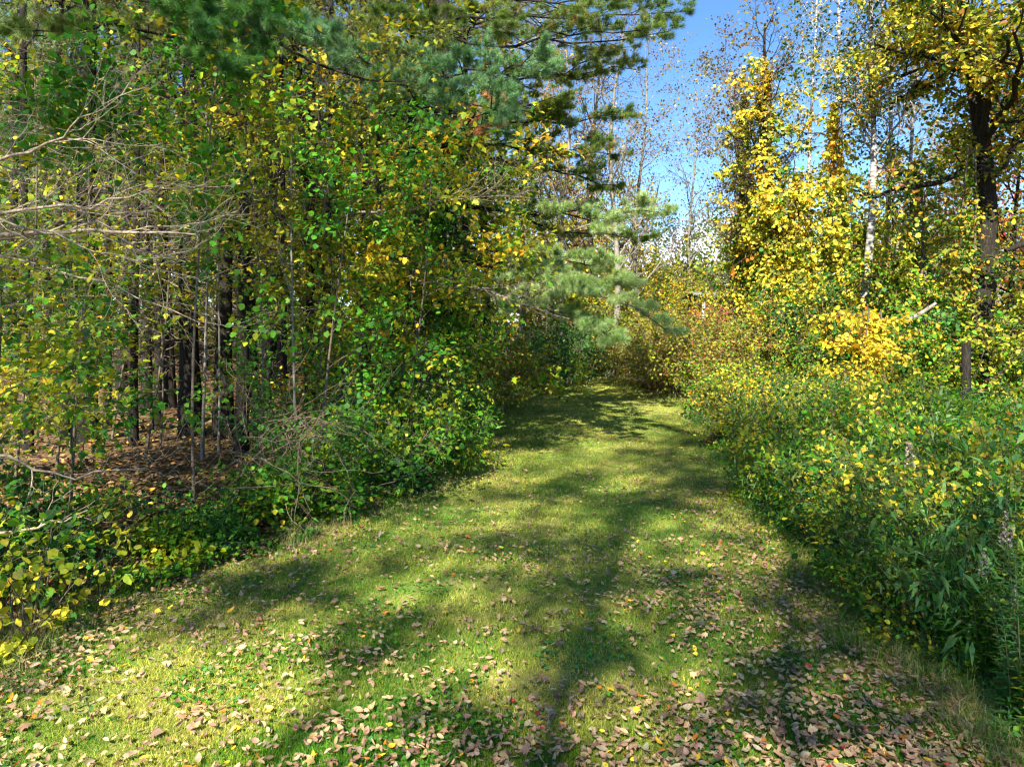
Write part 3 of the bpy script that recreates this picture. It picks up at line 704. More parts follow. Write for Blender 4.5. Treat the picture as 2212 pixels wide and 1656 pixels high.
# dead twig heap on the left
rt = root('brush_pile', at0(620, 7.9), 'tangled heap of dead brown vine twigs above the low shrub', 'brush pile')
r = np.random.default_rng(4)
n = 85; m = 9
P = np.zeros((n, m, 3)); P[:, 0] = np.stack([r.normal(0, .35, n), r.normal(0, .25, n), r.uniform(.3, 1.2, n)], -1)
d = unit(r.normal(size=(n, 3)) + np.array([.3, 0, .5]))
for j in range(1, m):
    d = unit(d + r.normal(size=(n, 3)) * .3 + np.array([.03, 0, -.10])); P[:, j] = P[:, j - 1] + d * .16
Rr = np.full((n, m), .0042) * np.linspace(1.3, .5, m)
P2, R2 = grow(P, Rr, 4, .1, 1, .35, 50, -.05, .3, 5, .8, None, .003, r)
g = Geo(); tubes(g, P, Rr, 4); tubes(g, P2, R2 * .7, 3); g.build('twigs', M_BRUSH, rt, True)

# low ground cover plants on the forest floor
NU = 26000
Yu = 1.0 / rng.uniform(1 / 30.0, 1 / 4.3, NU)
du = rng.uniform(0, 1, NU) ** 1.6
Xu = xl(Yu) + .12 - du * (3.5 + Yu * .55)
msk = noise3(np.stack([Xu, Yu], -1), 1.3, 77) > (.35 + .55 * np.minimum(du * 2, 1) - .55)
Xu, Yu = Xu[msk], Yu[msk]; NU = len(Xu)
hu = .05 + .3 * np.abs(noise3(np.stack([Xu, Yu], -1), 1.1, 78)) 
pos = np.stack([Xu, Yu, gz(Xu, Yu) + rng.uniform(.3, 1, NU) * hu], -1)
g = Geo(); put(g, T_OV, pos, rng.normal(size=(NU, 3)), np.array([0, 0, .9]) + rng.normal(size=(NU, 3)) * .45 + SUNV * .3, rng.uniform(.04, .075, NU), pal(pos, P_GREEN + [(YGR, 2), (YEL, .3)], 79, 1.2))
tag(g.build('undergrowth', M_LEAF), 'low green plants creeping over the forest floor beside the lawn', 'undergrowth', kind='stuff')

# ------------------------------------------------------------------ the dead pine whose pale limbs reach in from the left
base = at0(-330, 6.6)
rt = root('dead_tree', base, 'dead tree whose pale bare limbs reach in from the left edge', 'dead tree')
P0, R0 = trunk_line(8.0, .13, (.0, 0), .05, 10, .5, rng)
g = Geo(); tubes(g, P0, R0, 10); g.build('trunk', M_DEAD, rt, True)
B = np.array(base)
def rel(pts, Yd):
    return [U(px, py, Y_) - B for (px, py), Y_ in zip(pts, Yd)]
zt = lambda z: np.array([0, 0, z])
dead_limb(rt, [zt(3.2)] + rel([(-60, 520), (110, 505), (250, 500), (430, 508)], [6.4, 6.1, 6.0, 5.9]), .032, k=10, l2=.75, seed=1, up=.05, name='limb')
dead_limb(rt, [zt(3.4)] + rel([(-40, 470), (120, 445), (260, 440), (340, 400)], [6.1, 5.8, 5.6, 5.5]), .02, k=10, l2=.8, seed=2, up=.05, name='limb')
dead_limb(rt, [zt(3.6)] + rel([(-50, 370), (60, 325), (130, 290), (200, 240)], [6.0, 5.6, 5.4, 5.3]), .02, k=9, l2=.7, seed=3, up=.05, name='limb')
dead_limb(rt, [zt(2.2)] + rel([(-60, 540), (90, 575), (250, 620), (430, 690)], [6.5, 6.3, 6.1, 6.0]), .014, k=7, l2=.6, seed=4, up=.0, name='limb')
dead_limb(rt, [zt(1.0)] + rel([(-30, 975), (60, 1000), (160, 1035), (320, 1010)], [5.6, 5.8, 5.9, 6.2]), .018, k=6, l2=.8, seed=5, name='limb')
dead_limb(rt, [zt(.3)] + rel([(-60, 1160), (40, 1150), (110, 1130), (190, 1100)], [5.4, 5.5, 5.6, 5.7]), .02, k=3, l2=.4, n3=2, seed=6, name='limb')
dead_limb(rt, [zt(2.9)] + rel([(-50, 470), (60, 480), (170, 530), (300, 560)], [5.8, 5.6, 5.5, 5.4]), .012, k=8, l2=.6, seed=7, up=.02, name='limb')

# ------------------------------------------------------------------ the great pine in the middle
base = at0(962, 15.0); B = np.array(base)
rt = root('pine_tree', base, 'great vine clad pine whose long boughs hang out over the lawn', 'pine tree')
P0, R0 = trunk_line(16, .26, (.002, 0), .08, 12, .4, rng)
g = Geo(); tubes(g, P0, R0, 12); g.build('trunk', M_BARK, rt, True)
def B_(z0, pts, Yd, seed, ents=P_PINE, sag=.2, r0=.035, k=12, l2=1.0, per=9, tl=.12, **kw):
    a = np.array([0, 0, z0]); b = U(pts[0], pts[1], Yd) - B
    return bough(rt, a, b, sag, r0, k, l2, ents, tl, seed=seed, per=per, **kw)
B_(9.3, (1480, 30), 15.5, 1, l2=1.2, k=14, per=9)
B_(8.6, (1440, 75), 14.6, 25, l2=1.1, k=13, per=8)
B_(9.6, (1350, -10), 13.4, 26, l2=1.1, k=13, per=8)
B_(8.0, (1370, 150), 15.6, 27, l2=1.0, k=12, per=7)
B_(9.0, (1380, 60), 14.0, 2, l2=1.1, k=10, per=6)
B_(8.9, (1250, 5), 17.0, 3, l2=1.1, k=9, per=6)
B_(7.7, (1290, 130), 14.5, 4, l2=1.1, ents=P_PINE)
B_(7.4, (1150, 120), 12.5, 5, ents=P_TEAL, l2=1.0)
B_(7.2, (1200, 210), 13.8, 6, l2=1.0)
B_(6.9, (1340, 250), 15.0, 7, l2=1.1)
B_(6.3, (1330, 330), 15.2, 8, l2=1.0, sag=.0)
B_(5.9, (1330, 410), 15.6, 9, l2=1.0, sag=-.2)
B_(4.9, (1430, 462), 15.0, 10, l2=1.0, sag=.1, ents=P_LPINE, k=16, per=11)
B_(5.0, (1400, 515), 16.0, 11, l2=.9, sag=.1)
B_(3.9, (1360, 612), 13.0, 12, per=15, k=17, l2=.9, ents=P_LPINE, sag=.1)
B_(4.1, (1310, 572), 14.2, 13, k=15, per=12, l2=.9, ents=P_LPINE, sag=.1)
B_(3.7, (1430, 706), 12.4, 14, per=16, l2=.85, ents=P_LPINE, sag=-.25, k=16)
B_(3.3, (1330, 738), 12.2, 15, per=14, k=16, l2=.7, ents=P_LPINE, sag=-.25)
B_(8.0, (830, 30), 12.0, 16, l2=1.1)
B_(7.6, (760, 110), 11.5, 17, ents=P_TEAL, l2=1.0)
B_(7.0, (870, 170), 11.0, 18, ents=P_TEAL, l2=1.1, k=14)
B_(6.8, (990, 130), 10.6, 19, ents=P_TEAL, l2=1.0)
B_(6.4, (1060, 190), 10.8, 20, ents=P_TEAL, l2=.9)
B_(8.6, (1050, 30), 12.5, 21, l2=1.1)
# rusty dying bough and bare dead limbs
B_(6.2, (1085, 215), 12.2, 23, ents=[((.40, .17, .08), 3), ((.52, .26, .13), 3)], l2=.5, per=3, k=9, r0=.02)
B_(3.9, (1240, 622), 15.0, 24, ents=[((.36, .16, .09), 3), ((.45, .27, .18), 3)], l2=.45, per=4, k=8, r0=.02)
dl = lambda z0, pts, Yd, r0, seed, **kw: dead_limb(rt, [np.array([0, 0, z0])] + rel(pts, Yd), r0, seed=seed, name='dead_limb', **kw)
dl(4.9, [(700, 470), (880, 455), (1000, 425), (1140, 425)], [12.0, 11.6, 11.4, 11.2], .03, 31, k=14, l2=.85, up=.06, t0=.5, flat=.5)
dl(4.0, [(960, 600), (1050, 628), (1130, 660), (1230, 690)], [13.5, 13.0, 12.7, 12.4], .035, 32, k=8, l2=.6, t0=.35)
dl(4.4, [(985, 560), (1030, 620), (1090, 645), (1190, 690)], [13.6, 13.1, 12.8, 12.6], .03, 33, k=7, l2=.6, t0=.35)
dl(3.6, [(860, 595), (960, 618), (1060, 625), (1180, 605)], [12.6, 12.6, 12.7, 12.8], .02, 34, k=9, l2=.7, t0=.2)

# pine that hangs a bright needle bough at the upper left
base = at0(520, 12.2); B = np.array(base)
rt = root('pine_tree', base, 'pine hanging bright drooping needle boughs at the upper left', 'pine tree')
P0, R0 = trunk_line(12, .11, (.0, 0), .06, 12, .5, rng)
g = Geo(); tubes(g, P0, R0, 10); g.build('trunk', M_BARK, rt, True)
P_HANG = [((.05, .16, .04), 3), ((.10, .27, .06), 4), ((.16, .30, .07), 3)]
B_(6.9, (470, 165), 7.6, 41, ents=P_HANG, l2=.6, k=12, sag=-.5, tl=.11, per=11)
B_(7.0, (400, 60), 7.4, 42, ents=P_HANG, l2=.6, k=12, sag=-.5, tl=.11, per=11)
B_(7.0, (560, 20), 8.0, 43, ents=P_HANG, l2=.6, k=12, sag=-.4, tl=.11, per=9)
B_(7.2, (330, 0), 7.5, 44, ents=P_HANG, l2=.6, k=12, sag=-.4, tl=.11, per=9)
B_(7.2, (700, 80), 9.5, 45, ents=P_TEAL, l2=.8, k=12, sag=-.2)
B_(7.0, (60, 60), 9.0, 46, ents=P_PINE, l2=.8, k=12, sag=-.2)
dl(5.6, [(560, 60), (650, 130), (760, 165), (880, 180)], [11.0, 10.5, 10.0, 9.8], .035, 47, k=8, l2=.7, bark=M_BARK)

# climbing vine leaves on the great pine and on nearby stems
def vine(px, Y, z0, z1, rad, ents, label, seed, n=1600, size=.09, tpl=T_RND, lean=0.0, group=None, bulge=1.0, hang=8):
    rt = root('climbing_vine', at0(px, Y), label, 'vine', group)
    r = np.random.default_rng(seed + 40)
    m = 14; z = np.linspace(0, z1, m)
    k = 4; P = np.zeros((k, m, 3))
    for j in range(k):
        a = r.uniform(0, 6.28) + z * r.uniform(.3, .8)
        P[j] = np.stack([np.cos(a) * rad * .35 + lean * z, np.sin(a) * rad * .35, z], -1)
    g = Geo(); tubes(g, P, np.full((k, m), .018), 5)
    # hanging sprays
    H_, HR = grow(P, np.full((k, m), .018), hang, z0 / max(z1, .1), 1.0, rad * 2.4, 75, -.12, .2, 6, .5, None, .004, r)
    tubes(g, H_, HR, 4); g.build('stems', M_TWIG, rt, True)
    g = Geo()
    zz = z0 + (z1 - z0) * r.uniform(0, 1, n) ** 1.15; a = r.uniform(0, 6.283, n)
    env = rad * bulge * (.65 + .5 * noise3(np.stack([zz, np.cos(a), np.sin(a)], -1), 1.3, seed)) * np.clip(((z1 - zz) / (z1 - z0) * 2.6) ** .8, .06, 1)
    rr_ = env * np.sqrt(r.uniform(.1, 1, n))
    pos = np.stack([np.cos(a) * rr_ + lean * zz, np.sin(a) * rr_, zz], -1)
    outw = np.stack([np.cos(a), np.sin(a), np.full(n, .2)], -1)
    put(g, tpl, pos, np.array([0, 0, -.8]) + outw * .4 + r.normal(size=(n, 3)) * .4, outw * .7 + np.array([0, 0, .5]) + SUNV * .4 + r.normal(size=(n, 3)) * .4,
        size * r.uniform(.6, 1.2, n), pal(pos, ents, seed, 1.2, .2, .5, r))
    leaves_on(g, H_, n / len(H_) * 1.0, size, ents, tpl, rad * .18, upn=.5, droop=.6, seed=seed, r=r)
    g.build('leaves', M_LEAF, rt)
    return rt
vine(962, 14.9, 1.5, 7.0, .6, P_GREEN, 'green leaved vine climbing the great pine trunk', 1, n=2600, size=.10)
vine(890, 18.8, 1.0, 10, .55, P_MAPLE, 'yellow green vine on the stem left of the great pine', 2, n=2000, size=.11)
vine(480, 19.5, 3.0, 9, .35, P_MAPLE, 'thin vine on the dark stem at upper left', 3, n=700, size=.10)

# ------------------------------------------------------------------ slender poplars behind the pine
def poplar(px, Y, h, r0, label, seed, lean=(0, 0), per=2.2, ents=P_SPARSE, bark=M_GREY, n1=24, l1=2.8, size=.12, t0=.25, a1=48, bend=.25, rtop=.18, n2=5, name='poplar_tree', cat='poplar'):
    rt = root(name, at0(px, Y), label, cat)
    broad_tree(rt, h, r0, ents, lean, bend, n1=n1, l1=l1, a1=a1, up1=.10, n2=n2, l2=1.2, n3=4, l3=.5, per=per * 2.2, size=size, tpl=T_DI, t0=t0, spread=.10, bark=bark, seed=seed,
               prof=lambda t: 1.25 - .75 * t, rtop=rtop, upn=.2)
poplar(1316, 30, 15.5, .16, 'tall half bare poplar with pale trunk right of the pine boughs', 1, (.035, 0), per=2.0)
poplar(1282, 33, 16, .18, 'dark trunked poplar close behind the pale one', 2, (.02, 0), bark=M_BARK, per=1.8)
poplar(1225, 31, 15, .17, 'poplar with orange lower leaves left of the other two', 3, (.0, 0), per=2.5, ents=[(GLD, 2), (PUR, 3), (OLV, 2), (ORG, .7)])
poplar(1175, 36, 17, .15, 'pale poplar seen through gaps in the pine needles', 4, (.01, 0), per=2.5)
poplar(1120, 33, 16, .15, 'sparse poplar behind the upper pine boughs', 5, (-.01, 0), per=3, ents=P_SPARSE + [(YEL, 1)])

poplar(1385, 33, 15.5, .13, 'fine twigged nearly bare poplar spreading into the blue sky', 6, (.02, 0), per=1.8, n1=28, l1=3.4, n2=7)
poplar(1500, 38, 15, .11, 'wispy poplar standing in the middle of the sky gap', 7, (.01, 0), per=1.2, n1=26, l1=2.6, t0=.35)
poplar(1570, 30, 13.5, .10, 'brown leaved poplar leaning over the left vine column', 8, (.01, 0), per=3, n1=26, l1=2.4, n2=6)

# ------------------------------------------------------------------ middle distance: thickets and bushes at the lawn's end
def thicket(px, Y, h, w, ents, label, seed, **kw):
    kw.setdefault('n', 24); kw.setdefault('per', 9); kw.setdefault('size', .10)
    rt = root('thicket', at0(px, Y), label, 'thicket', kw.pop('group', 'brambly thickets beyond the lawn'))
    bush(rt, h, w, ents, seed=seed, **kw)
    return rt
thicket(1375, 25.0, 2.1, 1.7, P_THICK, 'low russet bramble mound at the left tip of the thicket', 101, n=30)
thicket(1450, 23.2, 2.3, 1.8, P_THICK, 'brown olive bramble mound right behind the lawn end', 102, n=32, n3=5)
thicket(1545, 21.5, 2.1, 1.9, P_THICK, 'wide olive bramble mound in the middle of the thicket', 103, n=34, n3=5)
thicket(1650, 20.3, 2.6, 1.8, P_THICK, 'reddish bramble mound below the vine columns', 104, n=32, n3=5)
thicket(1730, 20.6, 2.4, 1.6, P_THICK, 'olive bramble mound at the right end of the thicket', 113, n=30)
thicket(1430, 28, 3.2, 2.0, P_OLIVE, 'taller olive bramble mound behind the front ones', 105, n=28)
thicket(1550, 26.5, 1.8, 2.0, P_OLIVE, 'tall olive mound below the red shed', 106, n=28)
thicket(1360, 33, 4.3, 2.0, P_OLIVE, 'tall yellow brown thicket under the poplars', 107, size=.14)
thicket(1450, 36, 5.2, 2.0, P_YELLOW, 'bright yellow bush beyond the thicket', 108, size=.15)
thicket(1370, 40, 7.2, 2.4, [(OLV, 3), (GRN, 2), (YGR, 2), (GLD, 1)], 'olive green tree bush behind the yellow bush', 109, size=.17)
thicket(1290, 38, 6.5, 2.4, P_OLIVE, 'ochre bush mass behind the poplar trunks', 110, size=.17)
thicket(1480, 42, 5.6, 2.0, P_MIXY, 'yellow green bush left of the shed roof', 111, size=.16)
thicket(1210, 36, 6.5, 2.6, [(GLD, 2), (OLV, 3), (YGR, 2), (RST, 1)], 'rust gold bush under the pine boughs', 112, size=.16)
# far small trees closing the horizon
def far_tree(px, Y, h, ents, label, seed, l1=2.6, per=7, size=.22, lean=(0, 0), group='distant trees closing the horizon', bark=M_GREY, t0=.15, n1=18):
    rt = root('distant_tree', at0(px, Y), label, 'tree', group)
    broad_tree(rt, h, .14, ents, lean, .2, n1=n1, l1=l1, a1=50, up1=.10, n2=5, l2=1.2, n3=4, l3=.5, per=per, size=size, tpl=T_DI, t0=t0, spread=.16, bark=bark, seed=seed, prof=lambda t: 1.3 - .8 * t, upn=.4)
    return rt
far_tree(1480, 48, 8.3, [(OLV, 3), (GRN, 2), (PUR, 2)], 'grey green distant tree under the white cloud', 201)
far_tree(1430, 52, 9.5, [(DGR, 3), (OLV, 3), (YGR, 1)], 'dark distant tree left of the cloud gap', 202)
far_tree(1530, 50, 6.6, [(OLV, 3), (PUR, 3), (GRN, 2)], 'low distant tree right of the cloud gap', 203, per=5)
far_tree(1590, 44, 8.5, [(OLV, 3), (GRN, 3), (YGR, 1)], 'green distant tree behind the first vine column', 204)
far_tree(1370, 46, 10.5, [(YGR, 3), (OLV, 3), (GLD, 2)], 'golden olive distant tree behind the poplars', 205)
far_tree(1300, 50, 12, [(YGR, 3), (OLV, 3), (GRN, 2)], 'green distant tree between the poplar trunks', 206)
far_tree(1230, 46, 12, [(GLD, 2), (OLV, 3), (RST, 1.5)], 'rusty distant tree seen below the pine boughs', 207)
far_tree(1700, 40, 8.5, [(DGR, 3), (GRN, 3), (OLV, 2)], 'dark green distant tree between the vine columns', 208)
far_tree(1860, 42, 9.5, [(OLV, 3), (GRN, 3), (YGR, 2)], 'distant tree behind the birches', 209)
far_tree(2010, 36, 12.5, [(RST, 2), (OLV, 3), (BRN, 3), (ORG, .8)], 'brown olive distant tree left of the big dark trunk', 210, l1=3.2, per=9)
far_tree(1930, 38, 10.8, [(ORG, 4), (RST, 2), (OLV, 2)], 'orange red distant tree behind the leaning birch', 211, l1=1.4, per=6)
far_tree(2170, 34, 8.4, [(ORG, 4), (RED, 1.5), (RST, 3)], 'fiery red distant tree by the right edge of view', 212, l1=2.2)
far_tree(2090, 44, 10, [(OLV, 3), (GRN, 2), (PUR, 2)], 'grey distant tree behind the big dark trunk', 213)
far_tree(2230, 42, 9, [(OLV, 3), (BRN, 2), (GRN, 2)], 'dim distant tree at the right edge', 214)
far_tree(1640, 56, 9, [(OLV, 3), (GRN, 2)], 'farthest tree left of the vine column', 215)
far_tree(1780, 52, 10, [(OLV, 3), (YGR, 2)], 'far tree behind the birch stems', 216)

NWd = 130000
xw = rng.uniform(-85, 75, NWd); yw = rng.uniform(56, 74, NWd)
hm = np.interp(xw, [-85, -6, 6, 12, 19, 26, 75], [27, 25, 14, 7.0, 7.5, 10, 14]) * (1 + .12 * noise3(np.stack([xw, yw], -1), .25, 401))
pos = np.stack([xw, yw, hm * rng.uniform(0, 1, NWd) ** 1.35], -1)
g = Geo(); put(g, T_DI, pos, rng.normal(size=(NWd, 3)), rng.normal(size=(NWd, 3)) * .5 + np.array([0, -.4, .7]), rng.uniform(.3, .6, NWd), pal(pos, [(YGR, 3), (OLV, 3), (DGR, 3), (GRN, 2), (GLD, 1), (BRN, 1)], 402, .25))
tag(g.build('distant_wood', M_LEAF), 'far off leafy wood closing the view behind all the trees', 'wood', kind='stuff')

# red shed glimpsed beyond the thicket
sx = U(1519, 0, 31)[0]
rt = root('garden_shed', (sx, 31, 0), 'small red shed with white corner trim peeping over the thicket', 'shed', None, 0, .9)
def box(gm, x0, x1, y0, y1, z0, z1):
    v = [(x0, y0, z0), (x1, y0, z0), (x1, y1, z0), (x0, y1, z0), (x0, y0, z1), (x1, y0, z1), (x1, y1, z1), (x0, y1, z1)]
    gm.add(v, q=[(0, 3, 2, 1), (4, 5, 6, 7), (0, 1, 5, 4), (1, 2, 6, 5), (2, 3, 7, 6), (3, 0, 4, 7)])
g = Geo(); box(g, 0, 3.2, 0, 3, 0, 3.9)
for k in range(14): box(g, .1 + k * .22, .13 + k * .22, -.015, -.002, 0, 3.85)
g.build('wall', M_REDW, rt)
g = Geo(); box(g, -.06, .06, -.04, -.016, 0, 3.88); box(g, .07, 3.1, -.04, -.018, 3.72, 3.88); g.build('corner_trim', M_WHT, rt)
g = Geo(); g.add([(-.25, -.3, 3.9), (3.45, -.3, 3.9), (3.45, 1.5, 4.15), (-.25, 1.5, 4.15), (-.25, 3.3, 3.9), (3.45, 3.3, 3.9), (-.25, -.3, 3.98), (3.45, -.3, 3.98), (3.45, 1.5, 4.23), (-.25, 1.5, 4.23), (-.25, 3.3, 3.98), (3.45, 3.3, 3.98)],
    q=[(0, 1, 2, 3), (3, 2, 5, 4), (6, 9, 8, 7), (9, 10, 11, 8), (0, 6, 7, 1), (4, 5, 11, 10), (0, 3, 9, 6), (3, 4, 10, 9), (1, 7, 8, 2), (2, 8, 11, 5)])
g.build('roof', M_ROOF, rt)

# ------------------------------------------------------------------ RIGHT SIDE TREES
def rtree(name, px, Y, h, r0, ents, label, seed, cat='tree', **kw):
    rt = root(name, at0(px, Y), label, cat, kw.pop('group', None))
    kw.setdefault('tpl', T_DI)
    return rt, broad_tree(rt, h, r0, ents, seed=seed, **kw)
rtree('hardwood_tree', 1668, 22, 11.8, .16, [(PUR, 3), (OLV, 3), (BRN, 2), (GLD, .7)], 'dark stemmed tree carrying the first tall yellow vine column', 301, lean=(-.012, 0), n1=24, l1=2.0, a1=50, up1=.12, n2=5, l2=1.0, n3=4, l3=.45, per=4, size=.12, t0=.25, bark=M_BARK, prof=lambda t: 1.2 - .6 * t, upn=.2)
rtree('hardwood_tree', 1600, 24, 10.6, .10, P_SPARSE, 'sparse brown leaved tree left of the first vine column', 302, lean=(-.008, 0), n1=22, l1=1.8, a1=50, up1=.12, n2=5, l2=.9, n3=4, l3=.4, per=3, size=.12, t0=.3, bark=M_TWIG, prof=lambda t: 1.2 - .7 * t, upn=.2)
P_OVER = [(DGR, 3), (OLV, 3), (GRN, 2), (GLD, 1), (YEL, .5)]
for k, (px, Y, h, r0, ln, lab) in enumerate([(1800, 21, 15, .12, .004, 'slender white birch rising between the two vine columns'), (1842, 19.0, 12.5, .15, .05, 'leaning white birch with peeling trunk right of the second column'),
                                   (1905, 23, 15, .12, -.004, 'white birch stem in the upper right crown'), (1760, 24, 14, .11, .01, 'thin birch behind the gap between columns'),
                                   (1955, 24, 15, .11, .0, 'rightmost of the white birches, left of the big dark trunk')]):
    rtree('birch_tree', px, Y, h, r0, P_OVER, lab, 310 + k, cat='birch', lean=(ln, 0), n1=20, l1=2.0, a1=48, up1=.06, n2=5, l2=1.0, n3=4, l3=.45, per=5, size=.12, t0=.5, bark=M_BIRCH, rtop=.2, upn=.3, group='white birches on the right')
# big trunk
P_BIG = [(YGR, 4), ((.36, .36, .04), 3), (GLD, 1.6), (YEL, 1.2), (OLV, 4), (RST, 1), (DGR, 3)]
rt_big, _ = rtree('maple_tree', 2092, 16.5, 13.5, .29, P_BIG, 'big dark trunked maple with wide green gold crown at upper right', 327, cat='maple', lean=(-.012, 0), bend=.3, wig=.22, n1=32, l1=3.2, a1=58, up1=.05, n2=7, l2=1.3, n3=5, l3=.5, per=22, size=.12, t0=.40, bark=M_BARK, tpl=T_OV, upn=.6, prof=lambda t: 1.2 - .5 * t)
rtree('maple_tree', 2290, 15.5, 10, .14, P_BIG, 'maple whose golden leaves enter at the right edge', 321, cat='maple', n1=20, l1=2.4, a1=62, n2=6, l2=1.1, n3=4, l3=.5, per=8, size=.11, t0=.2, bark=M_BARK, tpl=T_OV)
rtree('maple_tree', 2190, 18, 7.5, .10, P_YELLOW, 'golden orange maple low at the right edge', 322, cat='maple', n1=18, l1=2.0, a1=65, n2=6, l2=1.0, n3=4, l3=.45, per=8, size=.12, t0=.15, bark=M_BARK, tpl=T_OV, upn=.9)
rtree('hardwood_tree', 2010, 19, 6.0, .08, P_MIXY, 'yellow green young tree below the big crown', 323, n1=16, l1=1.7, a1=60, n2=5, l2=.9, n3=4, l3=.4, per=7, size=.11, t0=.1, tpl=T_OV)
# vines
vine(1660, 21.8, .5, 10.6, .62, P_YELLOW, 'tall yellow leaved vine column, nearest the open sky', 11, n=4600, size=.125, lean=-.010, hang=14, bulge=1.2)
vine(1608, 23.6, 3.0, 10.2, .40, P_MIXY, 'narrow yellow green vine on the sparse tree beside open sky', 12, n=1700, size=.12, hang=8)
vine(1722, 21.4, .5, 6.9, .75, P_YELLOW, 'broad golden vine mass joining the two columns', 13, n=2900, size=.125, hang=12)
vine(1800, 20.6, .5, 8.9, .62, P_YELLOW, 'second yellow vine column climbing the slender birch', 14, n=3200, size=.125, lean=.004, hang=14, bulge=1.1)
vine(1862, 20.2, .3, 5.2, .65, P_MIXY, 'green gold vine around the foot of the leaning birch', 15, n=3000, size=.115, hang=10)
vine(2092, 16.3, .5, 6.5, .42, [(YGR, 4), (GRN, 3), (OLV, 3), (GLD, 1.5)], 'green gold vine climbing the big dark trunk', 16, n=1500, size=.085, hang=9)
vine(1606, 25, 1.0, 6.2, .75, P_MIXY, 'yellow green vine curtain above the red shed', 17, n=3000, size=.13, hang=12)
vine(1885, 15.2, .15, 2.6, .52, [(YEL, 5), (GLD, 3), ((.5, .42, .04), 3), (YGR, 1)], 'golden leaf pillar wrapped round a stump in the weeds', 18, n=2000, size=.095, hang=8)
vine(1950, 18.0, .3, 4.2, .7, P_MIXY, 'dense green vine tower left of the white log', 19, n=3200, size=.11, hang=12)
vine(1980, 22, .3, 7.5, .5, P_MIXY, 'yellow green vine on a stem left of the big dark trunk', 20, n=2200, size=.12, hang=10)
# white leaning log
rt = root('leaning_log', tuple(U(1985, 680, 16.0)), 'pale birch log leaning out of the leaves left of the big trunk', 'log')
g = Geo(); tubes(g, np.array([[(-.25, 0, -.12), (-.05, 0, -.02), (.15, .03, .09), (.45, .1, .27)]]), np.array([[.055, .052, .046, .035]]), 9); g.build('trunk', M_GREY, rt, True)
rt = root('leaning_tree', tuple(U(2225, 520, 14.0)), 'thick dark leaning trunk cut by the right edge of view', 'trunk')
g = Geo(); tubes(g, np.array([[(-.5, 0, -.2), (-.2, 0, -.09), (.3, .1, .08), (1.6, .3, .3)]]), np.array([[.04, .06, .07, .09]]), 9); g.build('trunk', M_BARK, rt, True)
# dark stumps / posts in the weeds
for px, Y, h_, lab in [(2128, 16.0, 1.7, 'short dark broken trunk standing in the right weeds'), (2085, 14.2, 1.9, 'ivy green stub left of the dark broken trunk')]:
    rt = root('broken_trunk', at0(px, Y), lab, 'stump')
    P0, R0 = trunk_line(h_, .11, (.04, 0), .05, 8, .75, rng); g = Geo(); tubes(g, P0, R0, 9)
    P1, R1 = grow(P0, R0, 6, .3, 1, .5, 60, 0, .2, 5, .3, None, .005, rng); tubes(g, P1, R1, 4); g.build('trunk', M_BARK, rt, True)

# screen of bushes between weeds and trees on the right
for k, (px, Y, h, w, e, lab) in enumerate([
    (1745, 18.8, 1.9, .9, P_MIXY, 'yellow green bush at the left end of the right weed bank'),
    (1790, 18.7, 3.7, 1.2, [(DGR, 4), (GRN, 3), (OLV, 1)], 'dark green bush below the second vine column'),
    (1750, 20.5, 3.6, 1.2, P_YELLOW, 'golden bush under the joined vines'),
    (1870, 18.5, 3.6, 1.1, [(DGR, 3), (GRN, 3), (TEA, 2)], 'dark bush behind the golden leaf pillar'),
    (1940, 17.0, 2.4, 1.0, P_GREEN, 'green bush right of the golden leaf pillar'),
    (2030, 16.8, 2.6, 1.1, P_MIXY, 'loose yellow green bush under the white log'),
    (2150, 17.5, 3.0, 1.2, P_GREEN, 'green bush right of the broken trunk'),
    (2220, 16.0, 3.0, 1.2, P_MIXY, 'yellow green bush at the right edge behind the weeds'),
    (1980, 20.5, 4.4, 1.3, P_THICK, 'twiggy brown bush behind the vine tower'),
    (2090, 20.5, 4.2, 1.3, P_MIXY, 'yellow green bush behind the big dark trunk'),
    (1680, 24, 4.6, 1.5, P_OLIVE, 'olive bush behind the first vine column'),
    (1820, 25, 5.6, 1.6, P_OLIVE, 'olive bush behind the birches')]):
    thicket(px, Y, h, w, e, lab, 120 + k, n=22, per=8, size=.095, tpl=T_OV, group='bushes between the weeds and the right trees')

# ------------------------------------------------------------------ the weed bank on the right
def weedh(x, y):
    e = x - xr(y)
    return np.clip(e / 1.9, 0, 1) ** .8 * np.interp(y, [3, 7, 10], [.6, .8, 1]) * (.72 + .22 * noise3(np.stack([x, y], -1), .9, 61) + .16 * noise3(np.stack([x, y], -1), 2.6, 60) + .012 * y)
NW = 300000
Yw = 1.0 / rng.uniform(1 / 18.5, 1 / 3.2, NW)
Xw = xr(Yw) + rng.uniform(0, 1, NW) ** 1.15 * (.76 * Yw + 1.2 - xr(Yw) + 1.0).clip(.5)
hw = weedh(Xw, Yw)
zz = hw * (1 - rng.uniform(0, 1, NW) ** 1.3 * .9) + rng.normal(0, .05, NW)
pos = np.stack([Xw, Yw, np.maximum(zz, .02)], -1)
lf = noise3(pos[:, :2], 1.0, 62)
isl = lf + rng.normal(0, .35, NW) > 0.05
near = Yw < 9
g = Geo()
P_W1 = [(TEA, 3), (GRN, 3), ((.09, .23, .07), 3), ((.15, .27, .06), 3)]
P_W2 = [(BRN, .5), (DGR, .4), (GRN, 2.6), (LGR, 4), (YGR, 4.5), ((.40, .40, .04), 2.2), (YEL, .7), (GLD, .3)]
upw = np.array([0, 0, .8]) + rng.normal(size=(NW, 3)) * .5 + SUNV * .3
ydw = rng.normal(size=(NW, 3)) + np.array([0, 0, -.1])
